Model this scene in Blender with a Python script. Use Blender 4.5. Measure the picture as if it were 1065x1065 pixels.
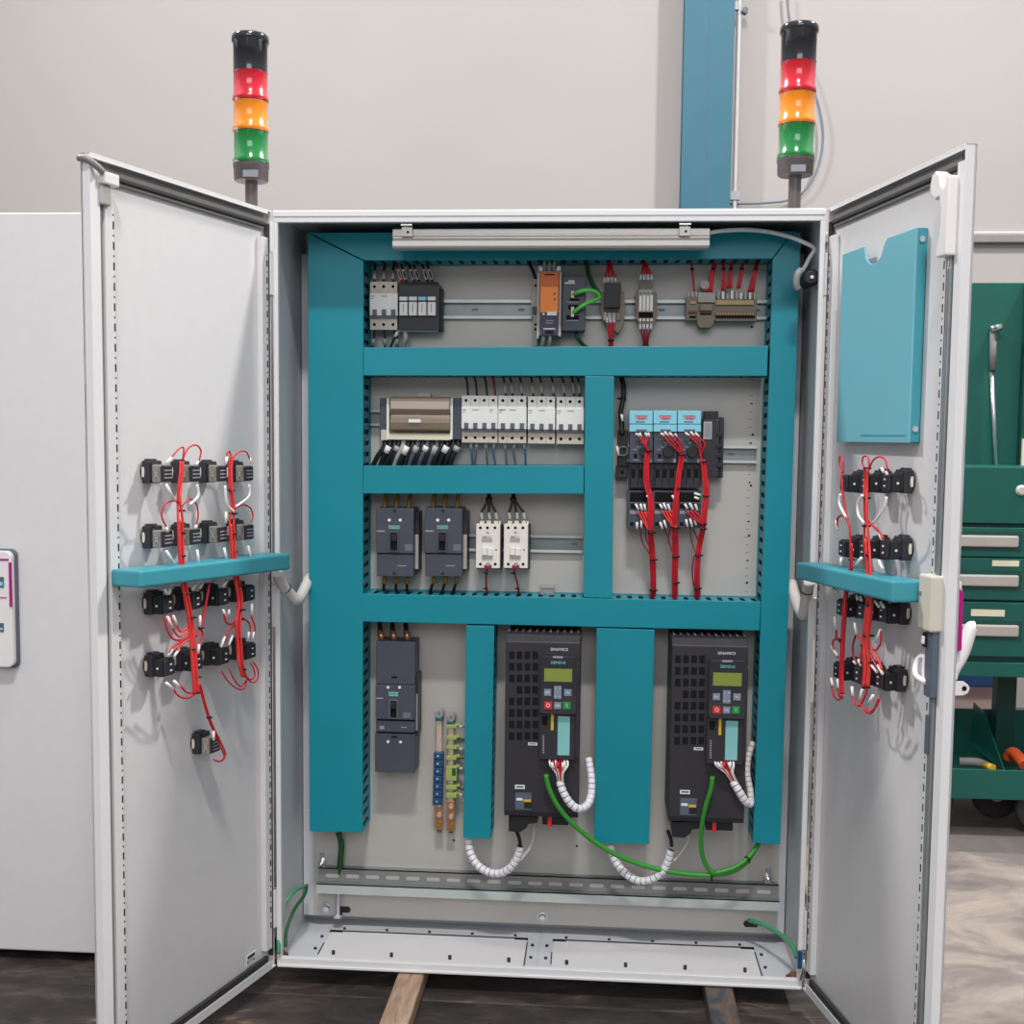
import bpy, bmesh, math, random
from mathutils import Vector, Matrix
random.seed(7)
for o in list(bpy.data.objects): bpy.data.objects.remove(o)
SC = bpy.context.scene
COL = SC.collection
# ------------------------------------------------------------------ camera
CAM = Vector((0.1272, -2.6958, 1.2312)); PITCH, YAW, ROLL, FPX, SX, SY = .0827, .0762, -.0101, 1270.02, -6.95, 26.4
H = 1.722; TL, TR = .2917, .2040
_f = Vector((-math.sin(YAW)*math.cos(PITCH), math.cos(YAW)*math.cos(PITCH), -math.sin(PITCH)))
_r0 = Vector((math.cos(YAW), math.sin(YAW), 0)); _d0 = _f.cross(_r0)
_r = math.cos(ROLL)*_r0 + math.sin(ROLL)*_d0; _d = -math.sin(ROLL)*_r0 + math.cos(ROLL)*_d0
cd = bpy.data.cameras.new('camera'); cam = bpy.data.objects.new('camera', cd); COL.objects.link(cam)
cd.sensor_width = 36; cd.sensor_fit = 'HORIZONTAL'; cd.lens = 36*FPX/1065
cd.shift_x = -SX/1065; cd.shift_y = SY/1065; cd.clip_start = .05
cam.matrix_world = Matrix(((_r.x, -_d.x, -_f.x, CAM.x), (_r.y, -_d.y, -_f.y, CAM.y), (_r.z, -_d.z, -_f.z, CAM.z), (0, 0, 0, 1)))
SC.camera = cam
# ------------------------------------------------------------------ light
w = bpy.data.worlds.new('world'); SC.world = w; w.use_nodes = True
w.node_tree.nodes['Background'].inputs[0].default_value = (.93, .95, 1, 1)
w.node_tree.nodes['Background'].inputs[1].default_value = .50
_nt = w.node_tree; _tc = _nt.nodes.new('ShaderNodeTexCoord'); _sx = _nt.nodes.new('ShaderNodeSeparateXYZ'); _mr = _nt.nodes.new('ShaderNodeMapRange')   # bright hall above, dark floor level below
_nt.links.new(_tc.outputs['Generated'], _sx.inputs[0]); _nt.links.new(_sx.outputs['Z'], _mr.inputs['Value'])
_mr.inputs['From Min'].default_value = -.35; _mr.inputs['From Max'].default_value = .35; _mr.inputs['To Min'].default_value = .20; _mr.inputs['To Max'].default_value = .55
_nt.links.new(_mr.outputs['Result'], _nt.nodes['Background'].inputs[1])
def area(name, loc, tgt, sx, sy, power, color=(1, 1, 1)):
    l = bpy.data.lights.new(name, 'AREA'); l.shape = 'RECTANGLE'; l.size = sx; l.size_y = sy; l.energy = power; l.color = color
    o = bpy.data.objects.new(name, l); COL.objects.link(o); o.location = loc
    d = Vector(tgt)-Vector(loc); o.rotation_euler = d.to_track_quat('-Z', 'Y').to_euler(); return o
area('hall_lamp', (0.25, -3.6, 6.7), (0, 0, 1), .9, .3, 265, (1, .98, .95))
area('hall_lamp', (3.1, 1.1, 5.2), (-.6, 0, 1), .35, .3, 235, (1, .97, .94))
area('hall_lamp', (-3.1, 1.0, 5.2), (.6, 0, 1), .35, .3, 200, (1, .98, .96))
area('hall_lamp', (0.2, -1.2, 6.6), (0, .5, .8), 1.2, .4, 60, (1, .97, .95))
area('front_fill', (0.4, -8.5, 4.6), (0, 0, 1.1), 5, 3, 190, (.97, .98, 1))  # soft fill added behind the camera to brighten the cabinet interior
SC.view_settings.view_transform = 'Standard'; SC.view_settings.look = 'None'
SC.view_settings.exposure = 0.0; SC.view_settings.gamma = 1; SC.view_settings.use_curve_mapping = False
# ------------------------------------------------------------------ projection helpers (image point -> point on a real plane)
def ray(px, py): return _r*((px-532.5-SX)/FPX) + _d*((py-532.5-SY)/FPX) + _f
def U(px, py, Y):
    d = ray(px, py); return CAM + d*((Y-CAM.y)/d.y)
def UZ(px, py, Z):
    d = ray(px, py); return CAM + d*((Z-CAM.z)/d.z)
def frame(side):
    if side == 'L': s = Vector((-math.sin(TL), -math.cos(TL), 0)); n = Vector((math.cos(TL), -math.sin(TL), 0)); o = Vector((-.6, 0, 0))
    else: s = Vector((math.sin(TR), -math.cos(TR), 0)); n = Vector((-math.cos(TR), -math.sin(TR), 0)); o = Vector((.6, 0, 0))
    return s, n, o
def DM(side):
    s, n, o = frame(side); return Matrix(((s.x, n.x, 0, o.x), (s.y, n.y, 0, o.y), (0, 0, 1, 0), (0, 0, 0, 1)))
def UD(side, px, py, n0=-.014):           # -> (s, n, z) on the door
    s, n, o = frame(side); d = ray(px, py); t = (n0-(CAM-o).dot(n))/d.dot(n); P = CAM+d*t
    return Vector(((P-o).dot(s), n0, P.z))
def R4(x0, y0, x1, y1, Y):                # pixel rectangle -> x0,x1,z0,z1 on the plane Y
    cx, cy = (x0+x1)/2, (y0+y1)/2
    return U(x0, cy, Y).x, U(x1, cy, Y).x, U(cx, y1, Y).z, U(cx, y0, Y).z
PL = .225                                  # front of the mounting plate
# ------------------------------------------------------------------ materials
def lin(c): return tuple(((v/255)/12.92 if v/255 <= .04045 else ((v/255+.055)/1.055)**2.4) for v in c)
MATS = {}
def mat(name, rgb, rough=.5, metal=0, var=.06, scale=12, bump=.0, coat=0, trans=0, alpha=1, emit=0, ior=1.45, spec=.5, stretch=None):
    m = bpy.data.materials.new(name); m.use_nodes = True; nt = m.node_tree; b = nt.nodes['Principled BSDF']
    c = lin(rgb)
    tc = nt.nodes.new('ShaderNodeTexCoord'); nz = nt.nodes.new('ShaderNodeTexNoise'); nz.inputs['Scale'].default_value = scale; nz.inputs['Detail'].default_value = 5
    if stretch:
        mp = nt.nodes.new('ShaderNodeMapping'); mp.inputs['Scale'].default_value = stretch
        nt.links.new(tc.outputs['Object'], mp.inputs[0]); nt.links.new(mp.outputs[0], nz.inputs['Vector'])
    else: nt.links.new(tc.outputs['Object'], nz.inputs['Vector'])
    rp = nt.nodes.new('ShaderNodeValToRGB'); rp.color_ramp.elements[0].position = .3; rp.color_ramp.elements[1].position = .7
    rp.color_ramp.elements[0].color = (*[v*(1-var) for v in c], 1); rp.color_ramp.elements[1].color = (*[min(1, v*(1+var)) for v in c], 1)
    nt.links.new(nz.outputs['Fac'], rp.inputs[0]); nt.links.new(rp.outputs[0], b.inputs['Base Color'])
    b.inputs['Roughness'].default_value = rough; b.inputs['Metallic'].default_value = metal
    b.inputs['Coat Weight'].default_value = coat; b.inputs['Transmission Weight'].default_value = trans
    b.inputs['Alpha'].default_value = alpha; b.inputs['IOR'].default_value = ior; b.inputs['Specular IOR Level'].default_value = spec
    if emit: b.inputs['Emission Color'].default_value = (*c, 1); b.inputs['Emission Strength'].default_value = emit
    if bump:
        bp = nt.nodes.new('ShaderNodeBump'); bp.inputs['Strength'].default_value = bump; bp.inputs['Distance'].default_value = .003
        nt.links.new(nz.outputs['Fac'], bp.inputs['Height']); nt.links.new(bp.outputs[0], b.inputs['Normal'])
    m.diffuse_color = (*c, 1); MATS[name] = m; return m
M = MATS
mat('white_paint', (213, 211, 212), .42, var=.015, scale=30, bump=.02)
mat('white_edge', (222, 221, 222), .35, var=.01)
mat('inner_paint', (196, 198, 202), .45, var=.02, scale=8)
mat('zinc_plate', (190, 186, 181), .55, .25, var=.035, scale=5, stretch=(1, 1, .3))
mat('zinc', (140, 146, 147), .45, .5, var=.08, scale=20)
mat('zinc_lit', (196, 203, 201), .4, .3, var=.06, scale=20)  # zinc with its bright reflection put into a paler base colour
mat('steel', (205, 205, 205), .28, .9, var=.05, scale=40)
mat('screw', (225, 225, 228), .2, 1, var=.05, scale=60)
mat('teal_cover', (4, 132, 148), .4, var=.03, scale=6)
mat('teal_box', (64, 148, 163), .4, var=.02, scale=8)
mat('teal_light', (112, 176, 190), .38, var=.02, scale=8)
mat('gasket', (52, 50, 50), .75, var=.1)
mat('gasket_grey', (120, 118, 116), .7, var=.08)
mat('black', (30, 30, 33), .5, var=.15, scale=30)
mat('black_plastic', (44, 44, 50), .45, var=.12, scale=25)
mat('drive_grey', (46, 44, 50), .5, var=.1, scale=18)
mat('anthracite', (68, 72, 84), .45, var=.06, scale=20)
mat('anthracite_light', (104, 107, 124), .45, var=.06, scale=20)
mat('void', (6, 6, 7), .9, var=.1)
mat('breaker_white', (226, 226, 222), .4, var=.03, scale=30)
mat('breaker_beige', (198, 188, 176), .45, var=.04, scale=30)
mat('device_grey', (168, 164, 158), .5, var=.08, scale=30)
mat('module_grey', (132, 128, 122), .3, var=.22, scale=120, coat=.5)
mat('contactor', (228, 222, 214), .42, var=.02, scale=20)
mat('mushroom', (132, 118, 104), .5, var=.12, scale=50)
mat('terminal_ochre', (186, 160, 112), .5, var=.1, scale=60)
mat('terminal_brown', (118, 78, 58), .5, var=.12, scale=60)
mat('orange', (240, 132, 40), .4, var=.04)
mat('orange_dark', (196, 96, 32), .45, var=.05)
mat('navy', (48, 44, 74), .4, var=.08)
mat('green_cable', (58, 150, 52), .42, var=.06)
mat('green_bright', (98, 206, 92), .42, var=.05)
mat('green_dark', (26, 84, 40), .45, var=.08)
mat('green_translucent', (66, 146, 104), .35, var=.05)
mat('red_wire', (196, 28, 44), .42, var=.1, scale=60)
mat('red_bundle', (224, 58, 58), .42, var=.08, scale=60)
mat('maroon_wire', (142, 28, 44), .45, var=.1, scale=60)
mat('black_wire', (34, 32, 34), .45, var=.15, scale=60)
mat('grey_wire', (92, 96, 104), .45, var=.12, scale=60)
mat('blue_wire', (48, 92, 140), .45, var=.12, scale=60)
mat('ochre_sleeve', (146, 116, 48), .5, var=.15, scale=90)
mat('sleeve_white', (232, 230, 228), .4, var=.05, scale=90)
mat('sleeve_grey', (168, 165, 162), .4, var=.12, scale=90)
mat('spiral_white', (226, 224, 230), .45, var=.04, scale=60)
mat('hose_white', (206, 200, 196), .5, var=.04, scale=30)
mat('light_blue', (134, 204, 222), .4, var=.02)
mat('mint', (130, 192, 190), .4, var=.02)
mat('lcd', (128, 142, 62), .3, var=.05)
mat('red_key', (212, 36, 40), .35, var=.05)
mat('green_key', (22, 142, 70), .35, var=.05)
mat('grey_key', (122, 134, 154), .35, var=.05)
mat('yellow', (214, 178, 44), .4, var=.05)
mat('label_white', (224, 224, 222), .5, var=.03)
mat('ink', (40, 40, 46), .6, var=.1)
mat('emblem_red', (206, 52, 52), .5, var=.05)
mat('text_white', (226, 228, 232), .5, var=.02)
mat('text_teal', (112, 196, 208), .5, var=.02)
mat('text_grey', (140, 142, 152), .5, var=.02)
mat('aluminium', (180, 174, 170), .35, .55, var=.04, scale=20, stretch=(1, 30, 30))
mat('lamp_glass', (196, 192, 188), .25, var=.02, coat=.4)
mat('copper', (190, 142, 108), .3, .7, var=.12, scale=60)
mat('copper_pale', (222, 204, 184), .3, .6, var=.08, scale=60)
mat('brass', (206, 164, 82), .25, .9, var=.08, scale=60)
mat('blue_clamp', (18, 70, 112), .4, var=.1, scale=60)
mat('teal_clamp', (22, 96, 116), .4, var=.1)
mat('yellow_green', (162, 174, 96), .45, var=.1, scale=90)
mat('clear_grey', (196, 196, 198), .15, var=.05, trans=.5)
mat('smoked_cover', (134, 118, 100), .22, var=.12, scale=9, coat=.6, stretch=(.4, 1, 3))
mat('beige_lock', (202, 196, 184), .5, var=.03)
mat('slate', (88, 96, 110), .45, var=.08)
mat('magenta', (168, 20, 118), .35, var=.03)
mat('handle_white', (226, 222, 222), .3, var=.02, coat=.3)
mat('wall_paint', (166, 161, 159), .8, var=.025, scale=1.3, bump=.1)
mat('column_blue', (44, 98, 117), .5, var=.04, scale=5)
mat('pipe_grey', (188, 186, 184), .4, var=.04)
mat('rail_grey', (132, 130, 130), .5, var=.06)
mat('cable_grey', (108, 119, 134), .45, var=.05)
mat('cart_green', (12, 84, 74), .42, var=.05, scale=6)
mat('cart_green_dark', (12, 66, 58), .5, var=.06, scale=6)
mat('cart_handle', (196, 188, 182), .3, .5, var=.05)
mat('cream', (220, 210, 186), .5, var=.04)
mat('tyre', (46, 42, 42), .7, var=.15)
mat('pink_box', (186, 158, 152), .7, var=.12, scale=7, stretch=(1, 1, 6))
mat('blue_bin', (34, 70, 118), .5, var=.08)
mat('tool_orange', (226, 92, 46), .45, var=.05)
mat('neutral_base', (92, 84, 84), .4, var=.06)
mat('cap_black', (34, 34, 40), .18, var=.05, coat=.8)
for nm, c in (('lens_red', (214, 24, 46)), ('lens_orange', (255, 146, 18)), ('lens_green', (24, 132, 62))):
    mat(nm, c, .18, var=.03, coat=.9, trans=.12, ior=1.4)
mat('lens_core', (236, 232, 226), .4, var=.05)
def lattice(name, cols, rough, scale, bump=.3, stretch=(1, 1, 1), seams=None, metal=0):
    m = bpy.data.materials.new(name); m.use_nodes = True; nt = m.node_tree; b = nt.nodes['Principled BSDF']
    tc = nt.nodes.new('ShaderNodeTexCoord'); mp = nt.nodes.new('ShaderNodeMapping'); mp.inputs['Scale'].default_value = stretch
    nt.links.new(tc.outputs['Object'], mp.inputs[0])
    nz = nt.nodes.new('ShaderNodeTexNoise'); nz.inputs['Scale'].default_value = scale; nz.inputs['Detail'].default_value = 10; nz.inputs['Roughness'].default_value = .65; nz.inputs['Distortion'].default_value = .9
    nt.links.new(mp.outputs[0], nz.inputs['Vector'])
    rp = nt.nodes.new('ShaderNodeValToRGB'); e = rp.color_ramp.elements
    while len(e) < len(cols): e.new(.5)
    for i, (p, c) in enumerate(cols): e[i].position = p; e[i].color = (*lin(c), 1)
    nt.links.new(nz.outputs['Fac'], rp.inputs[0]); nt.links.new(rp.outputs[0], b.inputs['Base Color'])
    n2 = nt.nodes.new('ShaderNodeTexNoise'); n2.inputs['Scale'].default_value = scale*6; n2.inputs['Detail'].default_value = 6; nt.links.new(mp.outputs[0], n2.inputs['Vector'])
    bp = nt.nodes.new('ShaderNodeBump'); bp.inputs['Strength'].default_value = bump; bp.inputs['Distance'].default_value = .006
    nt.links.new(n2.outputs['Fac'], bp.inputs['Height']); nt.links.new(bp.outputs[0], b.inputs['Normal'])
    b.inputs['Roughness'].default_value = rough; M[name] = m; return m
lattice('concrete', [(.3, (96, 89, 86)), (.45, (122, 113, 108)), (.56, (146, 136, 128)), (.70, (164, 149, 137))], .6, 3.2, stretch=(1, 1.2, 1))
lattice('concrete_dark_shaded', [(.3, (74, 70, 69)), (.6, (104, 97, 94)), (.8, (122, 112, 106))], .65, 2)  # darker slab tone, partly the shade under the trolley put into the colour
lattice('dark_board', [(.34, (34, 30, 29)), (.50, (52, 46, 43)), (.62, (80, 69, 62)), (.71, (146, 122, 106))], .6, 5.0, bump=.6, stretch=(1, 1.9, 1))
lattice('beam_wood', [(.3, (128, 100, 82)), (.5, (178, 148, 126)), (.75, (206, 182, 160))], .6, 5, bump=.4, stretch=(7, .8, 3))
lattice('beam_blue', [(.32, (44, 66, 88)), (.42, (66, 66, 72)), (.52, (104, 86, 74)), (.68, (134, 112, 96))], .6, 5, bump=.4, stretch=(3, 1, 3))
# ------------------------------------------------------------------ mesh builder
class MB:
    def __init__(s, mtx=None): s.v = []; s.f = []; s.m = []; s.sm = []; s.names = []; s.M = mtx
    def mi(s, name):
        if name not in s.names: s.names.append(name)
        return s.names.index(name)
    def add(s, vs, fs, m, smooth=False):
        k = len(s.v); i = s.mi(m)
        for p in vs: s.v.append((s.M @ Vector(p)) if s.M else Vector(p))
        for q in fs: s.f.append([a+k for a in q]); s.m.append(i); s.sm.append(smooth)
        return s
    def box(s, x0, x1, y0, y1, z0, z1, m):
        if x0 > x1: x0, x1 = x1, x0
        if y0 > y1: y0, y1 = y1, y0
        if z0 > z1: z0, z1 = z1, z0
        v = [(x, y, z) for x in (x0, x1) for y in (y0, y1) for z in (z0, z1)]
        return s.add(v, [(0, 1, 3, 2), (4, 6, 7, 5), (0, 4, 5, 1), (2, 3, 7, 6), (0, 2, 6, 4), (1, 5, 7, 3)], m)
    def pbox(s, x0, y0, x1, y1, Yf, Yb, m):          # pixel rectangle on plane Yf, extruded back to Yb
        a, b, c, d = R4(x0, y0, x1, y1, Yf); return s.box(a, b, Yf, Yb, c, d, m)
    def hexa(s, a, b, m):                             # two matching rings of 3D points
        n = len(a); return s.add(list(a)+list(b), [tuple(range(n)), tuple(range(2*n-1, n-1, -1))]+[(i, (i+1) % n, n+(i+1) % n, n+i) for i in range(n)], m)
    def prism(s, poly, ax, t0, t1, m):                # polygon in the plane across axis ax
        def P(p, t):
            q = list(p); q.insert(ax, t); return q
        return s.hexa([P(p, t0) for p in poly], [P(p, t1) for p in poly], m)
    def tube(s, pts, r, m, seg=8, sub=5, rad=None, closed_caps=True):
        P = [Vector(p) for p in pts]
        if sub > 1 and len(P) > 2:
            Q = []
            for i in range(len(P)-1):
                p0 = P[max(i-1, 0)]; p1 = P[i]; p2 = P[i+1]; p3 = P[min(i+2, len(P)-1)]
                for k in range(sub):
                    t = k/sub; Q.append(.5*((2*p1)+(p2-p0)*t+(2*p0-5*p1+4*p2-p3)*t*t+(3*p1-p0-3*p2+p3)*t**3))
            Q.append(P[-1]); P = Q
        n = len(P); T = [(P[min(i+1, n-1)]-P[max(i-1, 0)]).normalized() for i in range(n)]
        up = Vector((0, 0, 1)) if abs(T[0].z) < .9 else Vector((1, 0, 0)); N = (up-T[0]*up.dot(T[0])).normalized()
        vs = []
        for i in range(n):
            N = (N-T[i]*N.dot(T[i])).normalized(); B = T[i].cross(N); rr = rad(i/(n-1))*r if rad else r
            vs += [P[i]+(N*math.cos(2*math.pi*k/seg)+B*math.sin(2*math.pi*k/seg))*rr for k in range(seg)]
        fs = [(i*seg+k, i*seg+(k+1) % seg, (i+1)*seg+(k+1) % seg, (i+1)*seg+k) for i in range(n-1) for k in range(seg)]
        s.add(vs, fs, m, True); k0 = len(s.v)-len(vs); i = s.mi(m)
        s.f.append([k0+a for a in range(seg)]); s.m.append(i); s.sm.append(False)
        s.f.append([k0+(n-1)*seg+a for a in range(seg)][::-1]); s.m.append(i); s.sm.append(False)
        return s
    def lathe(s, prof, c, ax, m, seg=28, smooth=True):   # prof [(r,t)] along axis ax from centre c
        c = Vector(c); e = [Vector((1, 0, 0)), Vector((0, 1, 0)), Vector((0, 0, 1))]; A = e[ax]; B = e[(ax+1) % 3]; D = e[(ax+2) % 3]; vs = []
        for r, t in prof: vs += [c+A*t+(B*math.cos(2*math.pi*k/seg)+D*math.sin(2*math.pi*k/seg))*max(r, 1e-5) for k in range(seg)]
        n = len(prof); fs = [(i*seg+k, i*seg+(k+1) % seg, (i+1)*seg+(k+1) % seg, (i+1)*seg+k) for i in range(n-1) for k in range(seg)]
        s.add(vs, fs, m, smooth); s.add(vs[:seg], [tuple(range(seg))], m); s.add(vs[-seg:], [tuple(range(seg))], m); return s
    def cyl(s, c, ax, r, t0, t1, m, seg=16): return s.lathe([(r, t0), (r, t1)], c, ax, m, seg)
    def pcyl(s, px, py, Yf, Yb, rpx, m, seg=12):
        c = U(px, py, Yf); r = rpx*(Yf-CAM.y)/FPX; return s.lathe([(r*.9, 0), (r, -.0+min(.001, abs(Yb-Yf)*.3)), (r, Yb-Yf)], c, 1, m, seg)
    def build(s, name, parent=None, bevel=0, segs=2):
        me = bpy.data.meshes.new(name); me.from_pydata([tuple(v) for v in s.v], [], s.f)
        for n in s.names: me.materials.append(M[n])
        for p, i, q in zip(me.polygons, s.m, s.sm): p.material_index = i; p.use_smooth = q
        bm = bmesh.new(); bm.from_mesh(me); bmesh.ops.recalc_face_normals(bm, faces=bm.faces); bm.to_mesh(me); bm.free()
        if parent is None:                      # a thing that is one mesh gets its origin at its own base
            xs = [v.co for v in me.vertices]; c = Vector(((min(v.x for v in xs)+max(v.x for v in xs))/2, (min(v.y for v in xs)+max(v.y for v in xs))/2, min(v.z for v in xs)))
            me.transform(Matrix.Translation(-c)); o = bpy.data.objects.new(name, me); o.location = c
        else:
            W = wpos(parent); me.transform(Matrix.Translation(-W)); o = bpy.data.objects.new(name, me); o.parent = parent
        COL.objects.link(o)
        if bevel:
            b = o.modifiers.new('bevel', 'BEVEL'); b.width = bevel; b.segments = segs; b.limit_method = 'ANGLE'; b.angle_limit = math.radians(50)
        return o
def wpos(o):
    p = Vector(o.location)
    while o.parent: o = o.parent; p = p+o.location
    return p
def tag(o, label=None, cat=None, group=None, kind=None):
    if label: o['label'] = label
    if cat: o['category'] = cat
    if group: o['group'] = group
    if kind: o['kind'] = kind
    return o
def thing(name, loc, label, cat, group=None):
    o = bpy.data.objects.new(name, None); COL.objects.link(o); o.location = loc; o.empty_display_size = .05
    return tag(o, label, cat, group)
def text(s, px, py, Yf, hpx, m, parent=None, rot=None, name='lettering', mtx=None, size=None, sx=1):
    cu = bpy.data.curves.new('t', 'FONT'); cu.body = s; cu.align_x = 'CENTER'; cu.align_y = 'CENTER'; cu.size = size or hpx*1.4*(Yf-CAM.y)/FPX; cu.extrude = .0002
    t = bpy.data.objects.new('t', cu); COL.objects.link(t); dg = bpy.context.evaluated_depsgraph_get(); dg.update()
    me = bpy.data.meshes.new_from_object(t.evaluated_get(dg)); bpy.data.objects.remove(t)
    if mtx is None:
        mtx = Matrix.Translation(U(px, py, Yf)) @ Matrix.Rotation(math.pi/2, 4, 'X')
        if rot: mtx = mtx @ Matrix.Rotation(rot, 4, 'Z')
    me.transform(mtx @ Matrix.Scale(sx, 4, (1, 0, 0)))
    me.materials.clear(); me.materials.append(M[m])
    if parent is not None: me.transform(Matrix.Translation(-wpos(parent)))
    o = bpy.data.objects.new(name, me); o.parent = parent; COL.objects.link(o); return o

# ================================================================== SETTING
FZ = -.10
f = MB(); f.box(-5, 5, -3.5, 1.28, FZ-.1, FZ, 'concrete'); tag(f.build('floor'), kind='structure')
f = MB(); f.box(-5, 5, 1.28, 3.6, FZ-.1, FZ-.001, 'concrete_dark_shaded'); tag(f.build('floor'), kind='structure')  # different, darker slab that also carries the trolley's shade in its colour
f = MB(); f.box(-5, 5, 3.53, 3.7, FZ-.1, 5.2, 'wall_paint'); tag(f.build('wall_back'), kind='structure')
# rail along the wall
f = MB(); a = U(1030, 248, 3.55)
f.box(-5, 5, 3.49, 3.53, a.z-.028, a.z+.012, 'rail_grey'); f.box(-5, 5, 3.50, 3.53, a.z+.012, a.z+.026, 'pipe_grey'); tag(f.build('trim_1', bevel=.004), kind='structure')
# steel column with pipe
t = thing('steel_column', (U(736, 100, 3.35).x, 3.4, FZ), 'tall blue-green steel column standing against the beige wall behind the cabinet', 'column')
x0, x1, _, _ = R4(710, 0, 762, 214, 3.42); f = MB()
f.box(x0, x1, 3.42, 3.432, FZ, 5, 'column_blue'); f.box(x0, x1, 3.515, 3.527, FZ, 5, 'column_blue'); f.box((x0+x1)/2-.006, (x0+x1)/2+.006, 3.432, 3.515, FZ, 5, 'column_blue'); f.build('column_profile', t, .002)
f = MB(); f.box((x0+x1)/2-.001, (x0+x1)/2+.001, 3.4188, 3.42, 1, 5, 'slate'); f.build('weld_line', t)
f = MB(); c = U(766.5, 100, 3.46); f.cyl((c.x, 3.46, 0), 2, .011, FZ, 5, 'pipe_grey'); p = tag(f.build('drop_pipe'), 'thin pale vertical pipe running beside the blue-green steel column', 'pipe')
for py in (5, 203): f = MB(); q = U(766, py, 3.44); f.box(x1, q.x+.016, 3.445, 3.475, q.z-.02, q.z+.02, 'zinc'); f.build('pipe_clip', p)
f = MB(); f.cyl((q.x+.02, 3.46, U(773, 10, 3.44).z), 1, .014, -.02, .02, 'slate'); f.build('clip_knob', p)
f = MB(); f.tube([U(a, b, 3.5) for a, b in ((819, -6), (821, 18), (829, 45), (842, 80), (852, 112), (856, 142), (851, 172), (838, 197), (820, 208), (795, 211), (770, 212), (745, 213))], .0055, 'cable_grey')
tag(f.build('hanging_cable'), 'thin grey-blue cable looping down the wall behind the right signal tower', 'cable')

# dark boards and beams under the cabinets
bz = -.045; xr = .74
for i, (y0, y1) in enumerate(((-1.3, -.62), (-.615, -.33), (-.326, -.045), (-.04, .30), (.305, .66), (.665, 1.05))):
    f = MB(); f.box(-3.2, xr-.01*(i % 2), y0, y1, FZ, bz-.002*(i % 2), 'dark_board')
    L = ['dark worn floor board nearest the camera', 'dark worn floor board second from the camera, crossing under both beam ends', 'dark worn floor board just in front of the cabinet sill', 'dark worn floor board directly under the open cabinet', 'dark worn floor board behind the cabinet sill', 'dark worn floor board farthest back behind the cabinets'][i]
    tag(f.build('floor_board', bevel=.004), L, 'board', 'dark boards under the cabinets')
def beam(p0, p1, m, label):
    x0 = UZ(p0[0], p0[1], -.004).x; x1 = UZ(p1, p0[1], -.004).x; f = MB(); f.box(x0, x1, -.75, .5, bz+.001, -.004, m)
    tag(f.build('timber_beam', bevel=.004), label, 'beam', 'beams carrying the open cabinet')
beam((413, 1014), 441, 'beam_wood', 'light brown wooden beam sticking out under the left half of the cabinet')
beam((733, 1027), 762, 'beam_blue', 'blue-stained brown beam sticking out under the right half of the cabinet')
f = MB(); f.box(-1.0, -.62, -.0, .04, FZ, FZ, 'void')

# ================================================================== NEIGHBOUR CABINET (left)
t = thing('closed_cabinet', (-1.4, .3, bz), 'closed white metal cabinet at the left edge, behind the open left door', 'cabinet')
YN = .07
zt = U(40, 219.5, YN).z; zb = U(40, 991, YN).z
f = MB(); f.box(-2.3, -.66, YN+.022, .46, zb+.0, zt, 'white_paint'); f.build('body', t, .003)
f = MB(); f.box(-2.3, -.66, YN, YN+.02, zb+.004, zt-.003, 'white_paint'); f.build('door', t, .004)
f = MB(); f.box(-2.28, -.68, YN+.05, .44, bz+.001, zb, 'black'); f.build('plinth', t)
f = MB(); hx = U(15, 630, YN-.02)
x0, x1, z0, z1 = R4(-14, 573, 13, 694, YN-.028)
def rrect(x0, x1, z0, z1, r, n=5):
    o = []
    for cx, cz, a in ((x1-r, z1-r, 0), (x0+r, z1-r, 90), (x0+r, z0+r, 180), (x1-r, z0+r, 270)):
        for k in range(n+1): th = math.radians(a+90*k/n); o.append((cx+r*math.cos(th), cz+r*math.sin(th)))
    return o
f.prism(rrect(x0-.004, x1+.004, z0-.004, z1+.003, .016), 1, YN-.012, YN, 'slate')
f.prism(rrect(x0, x1, z0, z1, .015), 1, YN-.03, YN-.012, 'handle_white'); h = f.build('lock_handle', t, .003)
f = MB(); a, b, c, d = R4(9.5, 585, 12.5, 631, YN-.0305); f.box(a, b, YN-.0315, YN-.030, c, d, 'magenta'); a, b, c, d = R4(-10, 581, 9, 583, YN-.0305); f.box(a, b, YN-.0312, YN-.03, c, d, 'magenta')
a, b, c, d = R4(-10, 621, 7, 622, YN-.0305); f.box(a, b, YN-.0312, YN-.03, c, d, 'magenta'); f.build('magenta_stripe', h)
f = MB()
for y0, y1 in ((600, 611), (648, 657)):
    a, b, c, d = R4(-4, y0, 4, y1, YN-.0305); f.box(a, b, YN-.0318, YN-.03, c, d, 'slate'); a, b, c, d = R4(-2, y0+5, 3, y1-2, YN-.0305); f.box(a, b, YN-.0325, YN-.031, c, d, 'light_blue')
f.build('lock_window', h)

# ================================================================== OPEN CABINET
cab = thing('electrical_cabinet', (0, .14, -.004), 'large open white electrical cabinet with both doors swung wide', 'cabinet')
f = MB(); D = .285; th = .004
f.box(-.6, -.6+th, .004, D, 0, H, 'inner_paint'); f.box(.6-th, .6, .004, D, 0, H, 'inner_paint')
f.box(-.6, .6, .004, D, H-th, H, 'inner_paint'); f.box(-.6, .6, .004, D, 0, th, 'inner_paint'); f.box(-.6, .6, D-.004, D, 0, H, 'inner_paint')
f.build('shell', cab, .0015)
f = MB(); lt = .026; lb = .021; ls = .011
f.box(-.6, .6, -.002, .012, H-lt, H, 'white_edge'); f.box(-.6, .6, -.002, .012, .0, lb, 'white_edge')
f.box(-.6, -.6+ls, -.002, .012, lb, H-lt, 'white_edge'); f.box(.6-ls, .6, -.002, .012, lb, H-lt, 'white_edge')
f.box(-.598, .598, -.0045, -.002, H-.014, H-.002, 'white_edge'); f.box(-.598, .598, -.006, -.002, .0, .006, 'white_edge')
f.build('front_frame', cab, .003)
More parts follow.
